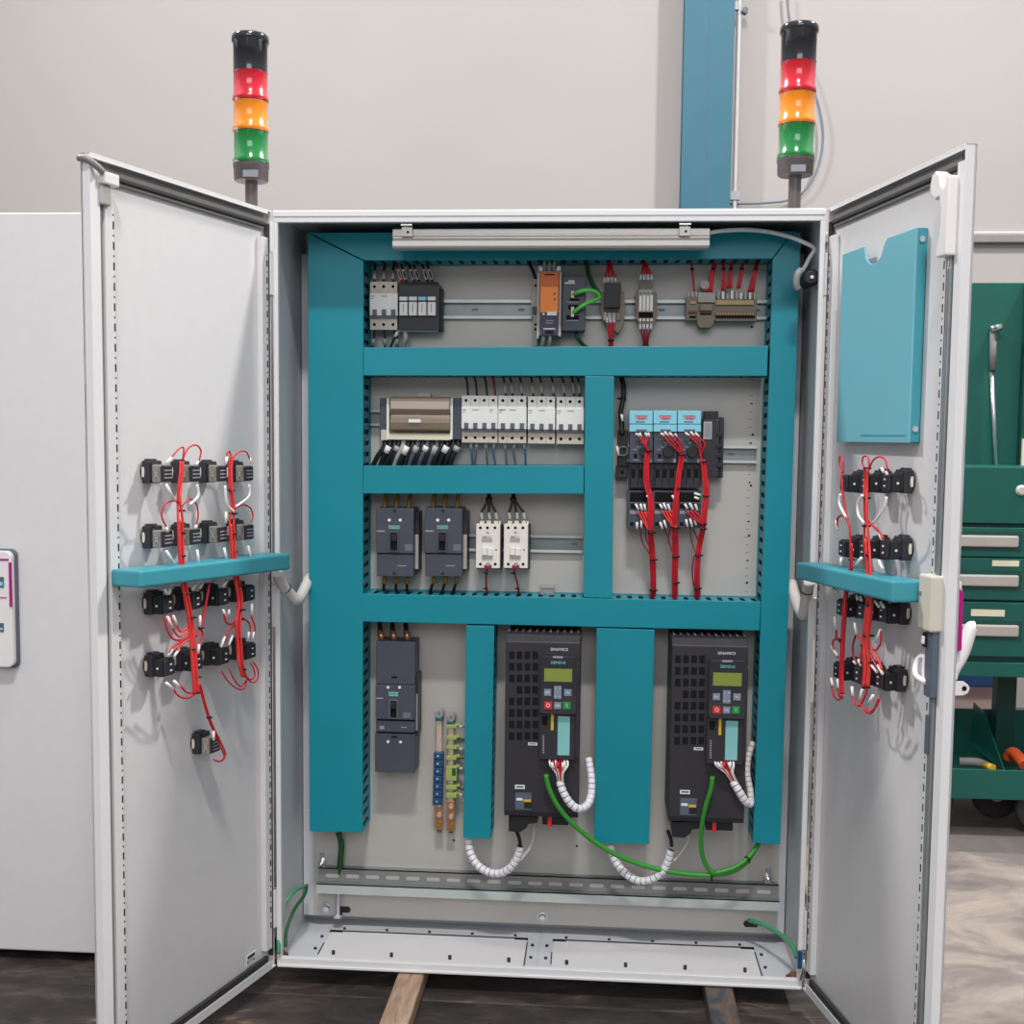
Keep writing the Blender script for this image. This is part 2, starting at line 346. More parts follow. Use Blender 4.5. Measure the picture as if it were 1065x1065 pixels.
f = MB()  # corner posts of the mounting plate frame
for s in (-1, 1):
    f = MB(); f.box(s*.594, s*.566, .230, .28, .03, H-.06, 'inner_paint'); f.box(s*.594, s*.552, .2295, .28, .03, .30, 'inner_paint')
    f.build('rear_post', cab, .002)
# gland plates
for i, (a0, a1) in enumerate(((345, 546), (580, 787))):
    y0, y1 = .035, .19; xa = U(a0-8, 985, .1).x if i == 0 else U(a0+2, 985, .1).x; xb = U(a1, 985, .1).x
    xa = [-.515, .035][i]; xb = [-.03, .515][i]
    f = MB(); f.box(xa-.03, xb+.03, .02, .235, th, th+.003, 'inner_paint'); f.box(xa, xb, y0, y1, th+.003, th+.0045, 'white_paint')
    gp = tag(f.build('gland_plate', cab, .001), None)
    f = MB()
    f.box(xa-.002, xb+.002, y1, y1+.003, th+.003, th+.0065, 'gasket'); f.box(xa-.003, xa-.0005, y0+.02, y1-.07, th+.003, th+.005, 'gasket'); f.box(xb+.0005, xb+.003, y0, y1-.02, th+.003, th+.005, 'gasket')
    f.box(xa-.002, xa+.03, y1-.006, y1+.001, th+.003, th+.0068, 'void'); f.box(xb-.03, xb+.002, y1-.006, y1+.001, th+.003, th+.0068, 'void')
    f.build('gap_seal', gp)
    class SC1:
        def cyl(q, *a): g = MB(); g.cyl(*a); g.build('plate_screw', gp)
    f = SC1()
    for k in range(4): f.cyl((xa+.035+k*(xb-xa-.07)/3, y0+.022, th+.0045), 2, .004, 0, .009, 'gasket', 8)
    for k in range(5): f.cyl((xa+.03+k*(xb-xa-.06)/4, y1+.018, th+.003), 2, .0035, 0, .004, 'gasket', 8)
    for yy in (y0+.05, y1-.035):
        f.cyl((xa-.015, yy, th+.003), 2, .004, 0, .004, 'gasket', 8); f.cyl((xb+.015, yy, th+.003), 2, .004, 0, .004, 'gasket', 8)
# mounting plate
px0, px1 = U(326, 930, PL).x, U(809, 930, PL).x
pzb = U(560, 960, PL).z; pzt = U(560, 244, PL).z
mp_ = MB(); mp_.box(px0, px1, PL, PL+.003, pzb, pzt, 'zinc_plate'); mp_.box(px0, px1, PL, PL+.02, pzb-.003, pzb, 'zinc_plate'); plate = mp_.build('mounting_plate', cab)
f = MB(); a = U(787, 395, PL); b = U(776, 615, PL)
for k in range(28):
    t_ = k/27; x = a.x+(b.x-a.x)*.5-.002; z = a.z+(b.z-a.z)*t_; L_ = .008 if k % 5 else .012
    f.box(x-L_, x, PL-.0004, PL, z-.0006, z+.0006, 'gasket_grey')
    if k % 5 == 3: f.cyl((x-.002, PL-.0005, z), 1, .0022, 0, .0005, 'void', 8)
for px, py in ((783, 452), (781, 505), (779, 557), (777, 606), (782, 340), (524, 316), (581, 320), (600, 880), (472, 874)): f.pcyl(px, py, PL-.0006, PL, 1.2, 'void')
f.build('scale_mark', plate)
for (px, py, L_) in ((334, 899, 'left'), (799, 915, 'right')):
    f = MB(); c = U(px, py, PL-.012); f.lathe([(.011, .0), (.011, .006), (.006, .0065), (.006, .012)], (c.x, PL-.012, c.z), 1, 'screw', 6, False); f.cyl((c.x, PL-.022, c.z), 1, .004, 0, .012, 'screw', 10)
    f.box(c.x-.006, c.x+.006, PL-.004, PL, c.z-.014, c.z+.026, 'screw'); f.build('plate_nut', plate)
for (px, py) in ((339, 946), (564, 955)):
    f = MB(); c = U(px, py, PL-.01); f.lathe([(.007, 0), (.0095, .003), (.0095, .008)], (c.x, PL-.010, c.z), 1, 'screw', 14); f.lathe([(.014, .008), (.014, .010)], (c.x, PL-.010, c.z), 1, 'steel', 18); f.build('plate_bolt', plate)
for px, py in ((357, 946), (781, 961)):
    f = MB(); c = U(px, py, PL-.001); a_ = .018; f.prism(rrect(c.x-a_, c.x+a_, c.z-.008, c.z+.008, .0075), 1, PL-.001, PL, 'black'); f.build('slot', plate)
# slotted C rail across the bottom
f = MB(); q0 = U(329, 918, PL-.045); q1 = U(811, 937, PL-.045); zr = (q0.z+q1.z)/2+.003
zf = (U(560, 927, PL-.05).z+U(560, 937, PL-.05).z)/2
zf0, zf1 = U(560, 938, PL-.045).z, U(560, 928, PL-.045).z
zt1 = zf1+.0
f.box(q0.x, q1.x, PL-.045, PL-.042, zf0, zf1, 'zinc_lit')
nslot = 22; pitch = (q1.x-q0.x-.02)/nslot
# slotted web rising behind the front lip
zw0, zw1 = zf1-.002, U(560, 914, PL-.03).z
f.box(q0.x, q1.x, PL-.045, PL-.02, zf1-.002, zf1, 'zinc')
f.box(q0.x, q1.x, PL-.022, PL-.019, zf1, zw1+.004, 'rail_grey')  # zinc web lying in shade, the shade put into a darker grey
f.box(q0.x, q1.x, PL-.022, PL, zw1+.002, zw1+.004, 'zinc')
rail = tag(f.build('support_rail'), 'long slotted galvanised support rail across the bottom of the mounting plate', 'rail')
f = MB()
for k in range(nslot):
    xc = q0.x+.01+pitch*(k+.5); zc = (zf1+zw1)/2-.000; f.prism(rrect(xc-pitch*.33, xc+pitch*.33, zc-.005, zc+.004, .004), 1, PL-.0228, PL-.0215, 'zinc_plate')
f.build('slot_row', rail)
f = MB(); c = U(350, 940, PL-.034); c2 = U(350, 952, PL-.034)
f.cyl((c.x, PL-.02, 0), 2, .006, U(350, 951, PL-.02).z, zf1, 'steel'); f.lathe([(.009, 0), (.012, .004), (.012, .010)], (c.x, PL-.02, U(350, 953, PL-.02).z-.004), 2, 'screw', 14); f.build('stand_off_bolt', rail)

# doors --------------------------------------------------------------------------------
def door(side):
    W = .598; Mx = DM(side); f = MB(Mx)
    f.box(.004, W, -.020, -.015, .002, H-.002, 'white_paint')
    f.box(W-.003, W, -.020, 0, .002, H-.002, 'white_edge'); f.box(W-.026, W-.003, -.002, 0, .028, H-.028, 'white_edge')      # free edge, folded
    f.box(W-.027, W-.026, -.015, 0, .03, H-.03, 'gasket_grey')
    f.box(.004, W, -.020, 0, H-.005, H-.002, 'white_edge'); f.box(.02, W-.003, -.002, 0, H-.011, H-.005, 'white_edge')
    f.box(.004, W, -.020, 0, .002, .005, 'white_edge'); f.box(.02, W-.003, -.002, 0, .005, .022, 'white_edge')
    f.box(.004, .007, -.020, -.004, .002, H-.002, 'white_edge')
    d = f.build('door', cab, .0012)
    d['label'] = 'left door opened outwards' if side == 'L' else 'right door opened outwards with teal document pocket'
    f = MB(Mx)
    f.box(.02, W-.028, -.014, -.009, H-.030, H-.012, 'gasket_grey'); f.box(.022, W-.030, -.012, -.004, H-.037, H-.029, 'gasket'); f.box(.022, W-.030, -.014, -.008, H-.044, H-.037, 'gasket_grey'); f.box(.03, W-.028, -.012, -.003, .022, .036, 'gasket')
    f.box(W-.036, W-.028, -.013, -.004, .03, H-.03, 'gasket_grey')
    f.box(.010, .016, -.013, -.002, .03, H-.03, 'gasket'); f.build('gasket_strip', d, .002)
    # perforated stiffening rails
    for k, (s0, s1, sh) in enumerate(((.018, .043, .024), (W-.066, W-.040, W-.062))):
        f = MB(Mx); z0, z1 = .05, H-.062
        f.box(s0, s1, -.015, -.001, z0, z1, 'white_paint'); r = f.build('perforated_rail', d, .0015)
        f = MB(Mx); z = z0+.05; shw = .0018 if k else .0022
        while z < z1-.06:
            f.box(sh-shw, sh+shw, -.002, -.0006, z, z+.014, 'void'); f.box(sh-shw*.8, sh+shw*.8, -.002, -.0006, z+.0235, z+.0270, 'void'); z += .0365
        f.build('perforation', r)
    for z in (.14, H/2-.02, H-.14):
        f = MB(Mx); f.box(-.004, .012, -.016, .002, z-.045, z+.045, 'white_edge'); f.cyl((.004, -.002, z-.045), 2, .005, 0, .09, 'white_edge', 10); f.build('hinge', d, .001)
    return d
dL = door('L'); dR = door('R')
# left door: top striker, label
ML, MR = DM('L'), DM('R')
f = MB(ML); a = UD('L', 120, 172, 0); W = .598
f.box(W-.066, W-.022, -.014, .012, H-.052, H-.030, 'handle_white'); f.box(W-.05, W-.022, -.010, .006, H-.088, H-.052, 'device_grey'); f.build('striker', dL, .003)
f = MB(ML); f.tube([(W+.004, -.02, H-.012), (W+.004, -.004, H-.014), (W-.006, .008, H-.024), (W-.02, .012, H-.034)], .006, 'rail_grey', 8); f.build('rubber_bumper', dL)
a = UD('L', 257, 996.5); b = UD('L', 266, 990)
f = MB(ML); q0, q1 = UD('L', 256.5, 1000), UD('L', 266, 994); cz = (q0.z+q1.z)/2; f.box(q0.x, q1.x, -.0149, -.0138, cz-.0125, cz+.0125, 'label_white')
lab = f.build('maker_label', dL); lab['label'] = 'small white sticker with dark lettering in the bottom corner'
s_, n_, o_ = frame('L'); c = (q0+q1)/2
tm = Matrix(((-s_.x, 0, n_.x, 0), (-s_.y, 0, n_.y, 0), (0, 1, 0, 0), (0, 0, 0, 1)))
pos = o_+s_*((q0.x+q1.x)/2)+n_*(-.0136)+Vector((0, 0, cz-.004)); text('RITTAL', 0, 0, 0, 0, 'ink', lab, mtx=Matrix.Translation(pos) @ tm, size=.011)
pos = pos+Vector((0, 0, .009)); f = MB(ML); f.box(q0.x-.004, q1.x+.004, -.0140, -.0136, cz+.003, cz+.010, 'ink'); f.build('label_band', lab)
# right door: latch hook, lock rods, lock case, handle, eyelet
f = MB(MR); rs = W-.034
f.box(rs-.016, rs-.009, -.014, .002, .06, H-.16, 'steel'); f.box(rs-.005, rs+.004, -.014, .004, .02, H-.20, 'zinc'); f.build('lock_rod', dR, .001)
f = MB(MR)
za, zb_ = UD('R', 978, 176, .02).z, UD('R', 985, 264, .02).z
hook = [(-.006, za-.014), (-.002, za-.002), (.010, za+.003), (.022, za-.006), (.028, za-.024), (.036, za-.030), (.044, za-.026), (.046, za-.012), (.054, za-.014), (.054, zb_), (.020, zb_), (.018, zb_+.014), (.026, zb_+.03), (.030, zb_+.055), (.030, zb_+.08), (.024, zb_+.102), (.010, za-.046), (-.002, za-.036), (-.008, za-.024)]
f.prism([(rs-.050+x*1.12, z) for x, z in hook], 1, -.012, .016, 'handle_white'); f.build('rod_guide_hook', dR, .003)
q = UD('R', 978, 603, .03); q2 = UD('R', 978, 664, .03)
f = MB(MR); f.box(rs-.036, rs+.014, -.013, .020, q2.z, q.z, 'beige_lock'); lk = f.build('lock_case', dR, .004)
f = MB(MR); f.box(rs-.032, rs-.022, .018, .0208, q2.z+.06, q2.z+.067, 'gasket_grey'); f.build('case_screw', lk)
f = MB(MR); f.box(rs-.018, rs+.010, -.013, .012, q2.z-.115, q2.z, 'slate'); f.box(rs-.022, rs-.012, -.013, .016, q2.z-.03, q2.z-.004, 'black'); f.box(rs-.02, rs-.01, .016, .019, q2.z-.024, q2.z-.010, 'label_white'); f.box(rs-.02, rs-.008, -.013, .006, q2.z-.22, q2.z-.15, 'slate'); f.build('lock_gear', dR, .003)
f = MB(MR); zc = q2.z-.07
f.tube([(rs-.012, .010, zc-.022), (rs-.034, .018, zc-.014), (rs-.046, .014, zc+.0), (rs-.044, .008, zc+.016), (rs-.028, .006, zc+.018), (rs-.024, .008, zc-.004), (rs-.014, .010, zc-.026)], .0055, 'handle_white', 8); f.build('door_stay_clip', dR)
# outside handle: n < -.02
zt_, zb2 = UD('R', 1003, 597, -.05).z, UD('R', 1003, 672, -.05).z
f = MB(MR); f.prism([(-.020, zt_), (-.034, zt_-.012), (-.038, zt_-.05), (-.038, zb2), (-.020, zb2-.02)], 0, W-.055, W-.018, 'handle_white'); hd = f.build('handle_plate', dR, .003)
f = MB(MR); f.prism([(-.0205, zt_-.012), (-.036, zt_-.03), (-.0365, zb2-.004), (-.0205, zb2-.01)], 0, W-.0175, W-.0155, 'magenta'); f.build('magenta_panel', hd)['label'] = 'magenta side panel of the handle'
f = MB(MR); zz = UD('R', 1020, 656, -.06).z; f.tube([(W-.036, -.030, zb2-.065), (W-.036, -.036, zb2-.04), (W-.038, -.050, zb2-.012), (W-.040, -.064, zz-.004), (W-.040, -.070, zz)], .0095, 'handle_white', 12, 5, rad=lambda t_: .55+.75*math.sin(math.pi*min(1, t_*1.0+.06)*.8)); f.build('swing_lever', hd)['label'] = 'white swing lever tilted outwards'
q = UD('R', 1004, 717, -.035); f = MB(MR)
def ring(f, cx, cz, r0, r1, y0, y1, m, M2=None, seg=16):
    for k in range(seg):
        a0, a1 = 2*math.pi*k/seg, 2*math.pi*(k+1)/seg
        P = lambda r, a, y: (cx+r*math.cos(a), y, cz+r*math.sin(a))
        f.hexa([P(r0, a0, y0), P(r1, a0, y0), P(r1, a1, y0), P(r0, a1, y0)], [P(r0, a0, y1), P(r1, a0, y1), P(r1, a1, y1), P(r0, a1, y1)], m)
zq = q.z
prof = [(-.018, zq+.012), (-.036, zq+.012), (-.044, zq+.006), (-.047, zq), (-.044, zq-.008), (-.036, zq-.012), (-.018, zq-.012)]
f.prism(prof, 0, W-.006, W-.002, 'handle_white'); f.cyl((W-.0021, -.037, zq), 0, .0045, 0, .0008, 'void', 12); f.box(W-.01, W-.002, -.024, -.018, zq+.016, zq+.024, 'white_edge'); f.build('padlock_eyelet', dR)
# ================================================================== WIRING DUCTS
YD = .125
def duct(label, poly, edges, name='wiring_duct'):
    P = [U(x, y, YD) for x, y in poly]; cx = sum(p.x for p in P)/len(P); cz = sum(p.z for p in P)/len(P)
    t = thing(name, (cx, PL-.05, min(p.z for p in P)), label, 'wiring duct', 'teal wiring ducts on the mounting plate')
    xz = [(p.x, p.z) for p in P]
    f = MB(); f.prism(xz, 1, YD, YD+.009, 'teal_cover'); f.build('cover', t, .0012)
    f = MB(); ins = [(cx+(x-cx)*.985, cz+(z-cz)*.985) for x, z in xz]
    n = len(xz); f.prism([(x, z) for x, z in xz], 1, PL-.006, PL-.0005, 'teal_cover')
    for e in range(n):
        a = Vector((*xz[e], 0)); b = Vector((*xz[(e+1) % n], 0)); d = (b-a); L = d.length; d.normalize(); nn = Vector((-d.y, d.x, 0))
        if nn.dot(Vector((cx, cz, 0))-a) < 0: nn = -nn
        a = a+nn*.0015; b = b+nn*.0015
        def seg(t0, t1, y0, y1):
            p = a+d*t0; q = a+d*t1; r = [(p.x, p.y), (q.x, q.y), ((q+nn*.0022).x, (q+nn*.0022).y), ((p+nn*.0022).x, (p+nn*.0022).y)]
            f.prism(r, 1, y0, y1, 'teal_cover')
        if e in edges:
            seg(0, L, PL-.018, PL-.001); seg(0, L, YD+.008, YD+.014); t_ = .004
            while t_ < L-.004: seg(t_, min(t_+.0155, L), YD+.010, PL-.017); t_ += .0262
        else: seg(0, L, YD+.008, PL-.001)
    f.build('slotted_trough', t)
    xs = [p[0] for p in xz]; zs = [p[1] for p in xz]; g = MB(); m_ = .006
    wv = sorted(xz); w_ = min(max(xs)-min(xs), max(zs)-min(zs))
    kx = 1-2*m_/(max(xs)-min(xs)); kz = 1-2*m_/(max(zs)-min(zs)); 
    g.prism([(x+(m_ if x < (min(xs)+max(xs))/2 else -m_), z+(m_ if z < (min(zs)+max(zs))/2 else -m_)) for x, z in xz], 1, YD+.016, PL-.010, 'black_wire'); g.build('wire_light_block', t)  # solid core added in place of wires to stop light through the slots
    return t
duct('widest vertical teal duct, down the left side of the plate', [(320, 242.5), (378, 271.5), (377, 866), (322, 864.5)], (1, 3))
duct('long teal duct across the top, behind the aluminium lamp', [(322, 242), (825, 240.5), (803, 269), (378.5, 270.8)], (2,))
duct('long teal duct down the right side, outer corner mitred', [(826, 240), (833, 244), (811.5, 878.5), (783, 876.5), (800, 390), (803.5, 269.5)], (3, 4, 1))
duct('upper horizontal teal duct under the orange power supply', [(378, 361.3), (799, 359.5), (798, 391), (378, 390.6)], (0, 2))
duct('short horizontal teal duct above the two dark moulded breakers', [(378, 484.3), (607.5, 484.3), (607, 513.6), (377.6, 513.3)], (0, 2))
duct('vertical teal duct between the white contactors and the motor starters', [(608.5, 391), (638.8, 391.5), (636.6, 622.5), (607, 621.5)], (1, 3))
duct('lower horizontal teal duct above the two black drives', [(377, 617.5), (791.5, 626), (790, 656), (376.6, 646.5)], (0, 2))
duct('narrow vertical teal duct left of the first drive', [(485, 650.5), (514.3, 651), (510.3, 872.3), (481.7, 871.5)], (1, 3))
duct('broad vertical teal duct between the two drives', [(620.5, 653.3), (681, 655), (675, 878), (617.5, 876.5)], ())

# ================================================================== helpers for devices
def din(x0, x1, yt, yb, label):
    a = U(x0, (yt+yb)/2, PL-.007); b = U(x1, (yt+yb)/2, PL-.007); z1 = U((x0+x1)/2, yt, PL-.0075).z; z0 = U((x0+x1)/2, yb, PL-.0075).z; l = (z1-z0)*.15
    f = MB(); f.box(a.x, b.x, PL-.0135, PL-.0122, z1-l, z1, 'zinc_lit'); f.box(a.x, b.x, PL-.0135, PL-.0122, z0, z0+l, 'zinc_lit')
    f.box(a.x, b.x, PL-.0130, PL-.0010, z1-l-.0012, z1-l, 'zinc'); f.box(a.x, b.x, PL-.0130, PL-.001, z0+l, z0+l+.0012, 'zinc'); f.box(a.x, b.x, PL-.0022, PL-.0005, z0+l, z1-l, 'zinc')
    r = tag(f.build('din_rail'), label, 'rail', 'steel mounting rails')
    k = a.x+.03
    while k < b.x-.02: f = MB(); f.prism(rrect(k, k+.016, (z0+z1)/2-.003, (z0+z1)/2+.003, .0028), 1, PL-.0027, PL-.0021, 'gasket_grey'); f.build('rail_hole', r); k += .11
    return r
din(382, 797, 312, 332, 'long steel rail along the top row behind the orange power supply')
din(386, 607, 427, 444, 'steel rail carrying the white breakers in the second row')
din(486, 606, 556, 574, 'steel rail carrying the two white contactors')
din(646, 787, 463, 481, 'steel rail carrying the motor starters, bare at its right end')

NW = [0]
def wire(pts, r, m, label, cat='wire', group=None, sleeve=None, Y=None, name='wire', sm='sleeve_white', ties=(), tie_m='black', side=None, seg=7):
    if side: P = [DM(side) @ UD(side, p[0], p[1], p[2] if len(p) > 2 else Y) for p in pts]
    else: P = [U(p[0], p[1], p[2] if len(p) > 2 else Y) for p in pts]
    f = MB(); f.tube(P, r, m, seg); o = tag(f.build(name), label, cat, group)
    for (i, fr) in ([sleeve] if sleeve and not isinstance(sleeve, list) else (sleeve or [])):
        a = P[i]; b = P[i+1] if i+1 < len(P) else P[i-1]
        g = MB(); g.tube([a, a+(b-a)*fr], r*1.45, sm, 8, 1); g.build('marker_sleeve', o)
    for k in ties:
        a = P[k]; d = (P[min(k+1, len(P)-1)]-P[max(k-1, 0)]).normalized(); g = MB(); g.tube([a-d*.0022, a+d*.0022], r*1.25, tie_m, 10, 1)
        e = Vector((d.z, 0, -d.x)); g.tube([a, a+e*(r*1.9+.003)], .0022, tie_m, 6, 1); g.build('cable_tie', o)
    return o

def breaker(x0, y0, x1, y1, poles, label, base='breaker_beige', Yb=PL-.008, group=None):
    t = thing('circuit_breaker', (U((x0+x1)/2, y1, PL).x, PL-.03, U((x0+x1)/2, y1, .18).z), label, 'breaker', group)
    h = y1-y0; Y1, Y2 = PL-.050, PL-.062; f = MB()
    f.pbox(x0+.3, y0, x1-.2, y0+h*.27, Y1, Yb, 'breaker_white' if base == 'breaker_white' else base); f.pbox(x0+.3, y1-h*.28, x1-.2, y1, Y1, Yb, 'breaker_beige'); f.pbox(x0, y0+h*.24, x1, y0+h*.70, Y2, Yb, 'breaker_white'); f.pbox(x0, y0+h*.70, x1, y0+h*.745, Y2+.001, Yb, 'slate')
    f.build('housing', t, .0008); pw = (x1-x0)/poles
    for k in range(poles):
        xc = x0+pw*(k+.5); f = MB(); f.pbox(xc-pw*.22, y0+h*.575, xc+pw*.24, y0+h*.70, Y2-.004, Y2+.004, 'slate'); f.build('toggle', t, .0008)
    f = MB()
    for k in range(poles):
        xc = x0+pw*(k+.5); f.pcyl(xc, y0+h*.10, Y1-.0006, Y1+.001, pw*.17, 'void'); f.pcyl(xc, y1-h*.11, Y1-.0006, Y1+.001, pw*.17, 'void')
        if k: f.pbox(x0+pw*k-.2, y0+h*.01, x0+pw*k+.2, y1-h*.01, Y1-.0003, Y1+.001, 'device_grey')
    f.build('terminal_screw', t)
    f = MB()
    for k in range(0, poles, 3):
        xc = x0+pw*k; f.pbox(xc+1, y0+h*.29, xc+5, y0+h*.31, Y2-.0004, Y2, 'text_grey'); f.pbox(xc+1, y0+h*.34, xc+4, y0+h*.355, Y2-.0004, Y2, 'text_grey'); f.pbox(xc+pw*1.2, y0+h*.29, xc+pw*1.9, y0+h*.31, Y2-.0004, Y2, 'text_grey')
    f.build('printed_marking', t); return t

# ---------------- row 1
breaker(384.5, 293, 413.5, 343, 3, 'three pole breaker with beige terminals in the top left corner of the plate')
for k in range(3):
    xc = 389.5+9.6*k
    wire([(xc+2, 272, .215), (xc, 282, .20), (xc, 292, .19)], .003, 'black_wire', 'short black wire entering the top left corner breaker from above', group='wires above the top left breaker', sleeve=(1, .9), sm='sleeve_grey')
    wire([(xc, 342, .19), (xc-1+k*2.5, 352, .19), (xc-3+k*4, 364, .20)], .003, 'black_wire', 'short black wire leaving the bottom of the top left corner breaker', group='wires below the top left breaker', sleeve=(1, .6), sm='sleeve_grey')
t = thing('relay_block', (U(437, 346, PL).x, PL-.04, U(437, 346, .17).z), 'black block of four relay modules beside the top left breaker', 'relay block')
f = MB(); Y1 = PL-.055
f.pbox(414.5, 296, 457, 343, Y1, PL-.008, 'black_plastic'); f.pbox(416, 293, 455, 300, Y1+.02, PL-.008, 'black'); f.pbox(457, 300, 460, 344, Y1+.016, PL-.008, 'black'); f.pbox(414.5, 340, 455, 345, Y1+.01, PL-.008, 'device_grey'); f.build('housing', t, .001)
for k in range(4):
    xa = 415.4+9.75*k; f = MB(); f.pbox(xa, 314, xa+8.3, 328, Y1-.012, Y1+.002, 'label_white'); f.pbox(xa+3.6, 316, xa+4.4, 325, Y1-.0125, Y1-.011, 'mushroom'); f.pbox(xa, 308.5, xa+8.3, 312.5, Y1-.010, Y1+.002, 'light_blue' if k == 2 else 'label_white'); f.pbox(xa+.5, 312.5, xa+8, 314, Y1-.011, Y1, 'navy'); f.build('relay_module', t, .0008)
for k, xc in enumerate((417, 422, 430, 435, 444, 449)):
    wire([(xc-6, 272, .215), (xc-3, 280, .19), (xc+1, 294, .195)], .0028, 'red_wire' if k == 0 else 'black_wire', 'single red wire dropping into the black relay block' if k == 0 else 'black wire dropping from the duct into the black relay block', group=None if k == 0 else 'wires above the relay block', sleeve=(1, .75), sm='sleeve_white')
wire([(421, 344, .19), (422, 351, .185), (420, 357, .19), (419, 364, .20)], .0058, 'sleeve_grey', 'fat clear-grey ferrule bundle hanging under the black relay block', 'wire bundle', name='wire_bundle')
wire([(414, 344, .19), (410, 352, .19), (405, 364, .2)], .003, 'black_wire', 'black wire slanting down left from under the relay block', sleeve=(0, .8), sm='sleeve_white')

# orange power supply
t = thing('power_supply', (U(570, 356, PL).x, PL-.05, U(570, 356, .15).z), 'orange and purple slim power supply on the top rail', 'power supply')
Y1 = PL-.085; f = MB(); f.pbox(560, 282, 583, 349, Y1+.012, PL-.009, 'device_grey'); f.pbox(558.6, 283, 560.6, 352, Y1+.004, PL-.009, 'device_grey'); f.pbox(581.6, 282, 583.6, 350, Y1+.004, PL-.009, 'device_grey'); f.build('chassis', t, .001)
f = MB(); f.pbox(561, 283, 581.5, 299, Y1+.008, Y1+.02, 'orange_dark'); f.pbox(561.8, 298, 580.5, 325, Y1, Y1+.02, 'orange'); f.pbox(566, 285, 577, 286.4, Y1+.0072, Y1+.01, 'void'); f.build('orange_front', t, .0012)
f = MB(); f.pbox(562, 324, 580, 348.5, Y1+.004, Y1+.02, 'navy'); f.build('purple_front', t, .001)
f = MB(); f.pbox(569, 324, 579, 328, Y1-.0005, Y1+.01, 'label_white'); f.pcyl(565.3, 326.5, Y1+.003, Y1+.006, 1.3, 'label_white'); f.pbox(575.5, 304.5, 578, 306.5, Y1-.0006, Y1+.001, 'terminal_brown'); f.pbox(576, 310, 578, 312.5, Y1-.0006, Y1+.001, 'terminal_brown'); f.pbox(568, 333, 576, 334, Y1+.0033, Y1+.005, 'text_grey'); f.pbox(567, 335.5, 575, 336.5, Y1+.0033, Y1+.005, 'text_grey'); f.pbox(565, 341.5, 577.5, 342.3, Y1+.0033, Y1+.005, 'text_white'); f.pbox(567, 344, 575.5, 347, Y1+.0033, Y1+.005, 'void'); f.build('front_label', t)
f = MB(); f.pbox(560.5, 277, 564, 281.5, Y1+.01, Y1+.03, 'label_white'); f.pbox(579, 277, 583, 281.5, Y1+.01, Y1+.03, 'label_white')
for xc in (566, 571.5, 576.5): f.tube([U(xc, 283, Y1+.02), U(xc, 276, Y1+.02), U(xc+.5, 270, Y1+.03)], .0035, 'sleeve_grey', 8)
f.build('top_connector', t)
f = MB()
for xc in (565, 572): f.tube([U(xc, 349, Y1+.02), U(xc, 353, Y1+.02), U(xc-1, 359, Y1+.03)], .0045, 'sleeve_grey', 8)
f.build('bottom_connector', t)
f = MB(); f.pbox(552.5, 304, 559, 330, PL-.03, PL-.004, 'device_grey'); f.pbox(554, 290, 559, 304, PL-.03, PL-.004, 'device_grey'); f.pbox(554.5, 330, 559, 360, PL-.03, PL-.004, 'device_grey'); f.pbox(553.5, 319, 558.6, 327, PL-.034, PL-.02, 'anthracite')
for py in (297, 337.5, 342.5): f.pcyl(557, py, PL-.0306, PL-.029, 1.3, 'void')
f.build('mounting_foot', t, .0008)
# dark switch module with green plugs
t = thing('network_switch', (U(597, 345, PL).x, PL-.05, U(597, 345, .16).z), 'dark slate network module right of the orange power supply', 'network module')
Y1 = PL-.062; a = R4(584.5, 287.5, 608.7, 344, Y1); f = MB(); f.prism(rrect(a[0], a[1], a[2], a[3], .004), 1, Y1, PL-.009, 'anthracite'); f.build('housing', t, .001)
f = MB(); f.pbox(592.5, 310.5, 602.5, 313, Y1-.0005, Y1+.002, 'void'); f.pbox(591, 317, 601.5, 322, Y1-.0005, Y1+.002, 'void'); f.pbox(589, 328, 602, 332.5, Y1-.0005, Y1+.002, 'void'); f.build('socket', t)
f = MB(); f.pbox(594, 302.5, 597, 309.5, Y1-.006, Y1+.001, 'cream'); f.pbox(593.8, 319, 597, 329.5, Y1-.006, Y1+.001, 'cream'); f.build('plug', t, .0006)
f = MB(); f.pbox(587.5, 293.6, 598, 295, Y1-.0005, Y1, 'text_white'); f.pbox(591, 291.5, 597.5, 292.8, Y1-.0005, Y1, 'text_white'); f.pbox(589.5, 313.6, 602.5, 314.6, Y1-.0006, Y1, 'text_grey'); f.pbox(589, 332.8, 601.5, 333.8, Y1-.0006, Y1, 'text_grey'); f.build('printed_marking', t)
wire([(596.5, 306, Y1-.004), (602, 303.5, Y1-.02), (611, 301.5, Y1-.02), (620, 303.5, Y1-.01), (624, 308, Y1)], .0046, 'green_bright', 'upper bright green cable plugged into the slate network module', 'cable', name='network_cable')
wire([(596.5, 325, Y1-.004), (604, 319, Y1-.02), (612, 314.5, Y1-.02), (620, 311.5, Y1-.01), (624, 309, Y1)], .0046, 'green_bright', 'lower bright green cable plugged into the slate network module', 'cable', name='network_cable')
wire([(610, 272, .205), (612, 285, .20), (617, 296, .195), (624, 307, .19)], .0055, 'green_dark', 'dark green cable dropping from the top duct beside the network module', 'cable', name='network_cable')
wire([(598, 345, .19), (601, 352, .19), (606, 358, .2), (611, 362, .2)], .0045, 'green_dark', 'short dark green cable leaving below the slate network module', 'cable', name='network_cable')
wire([(549, 272, .21), (554, 281, .205), (557, 290, .20)], .004, 'black_wire', 'black cable dropping beside the mounting foot of the orange power supply', 'cable')

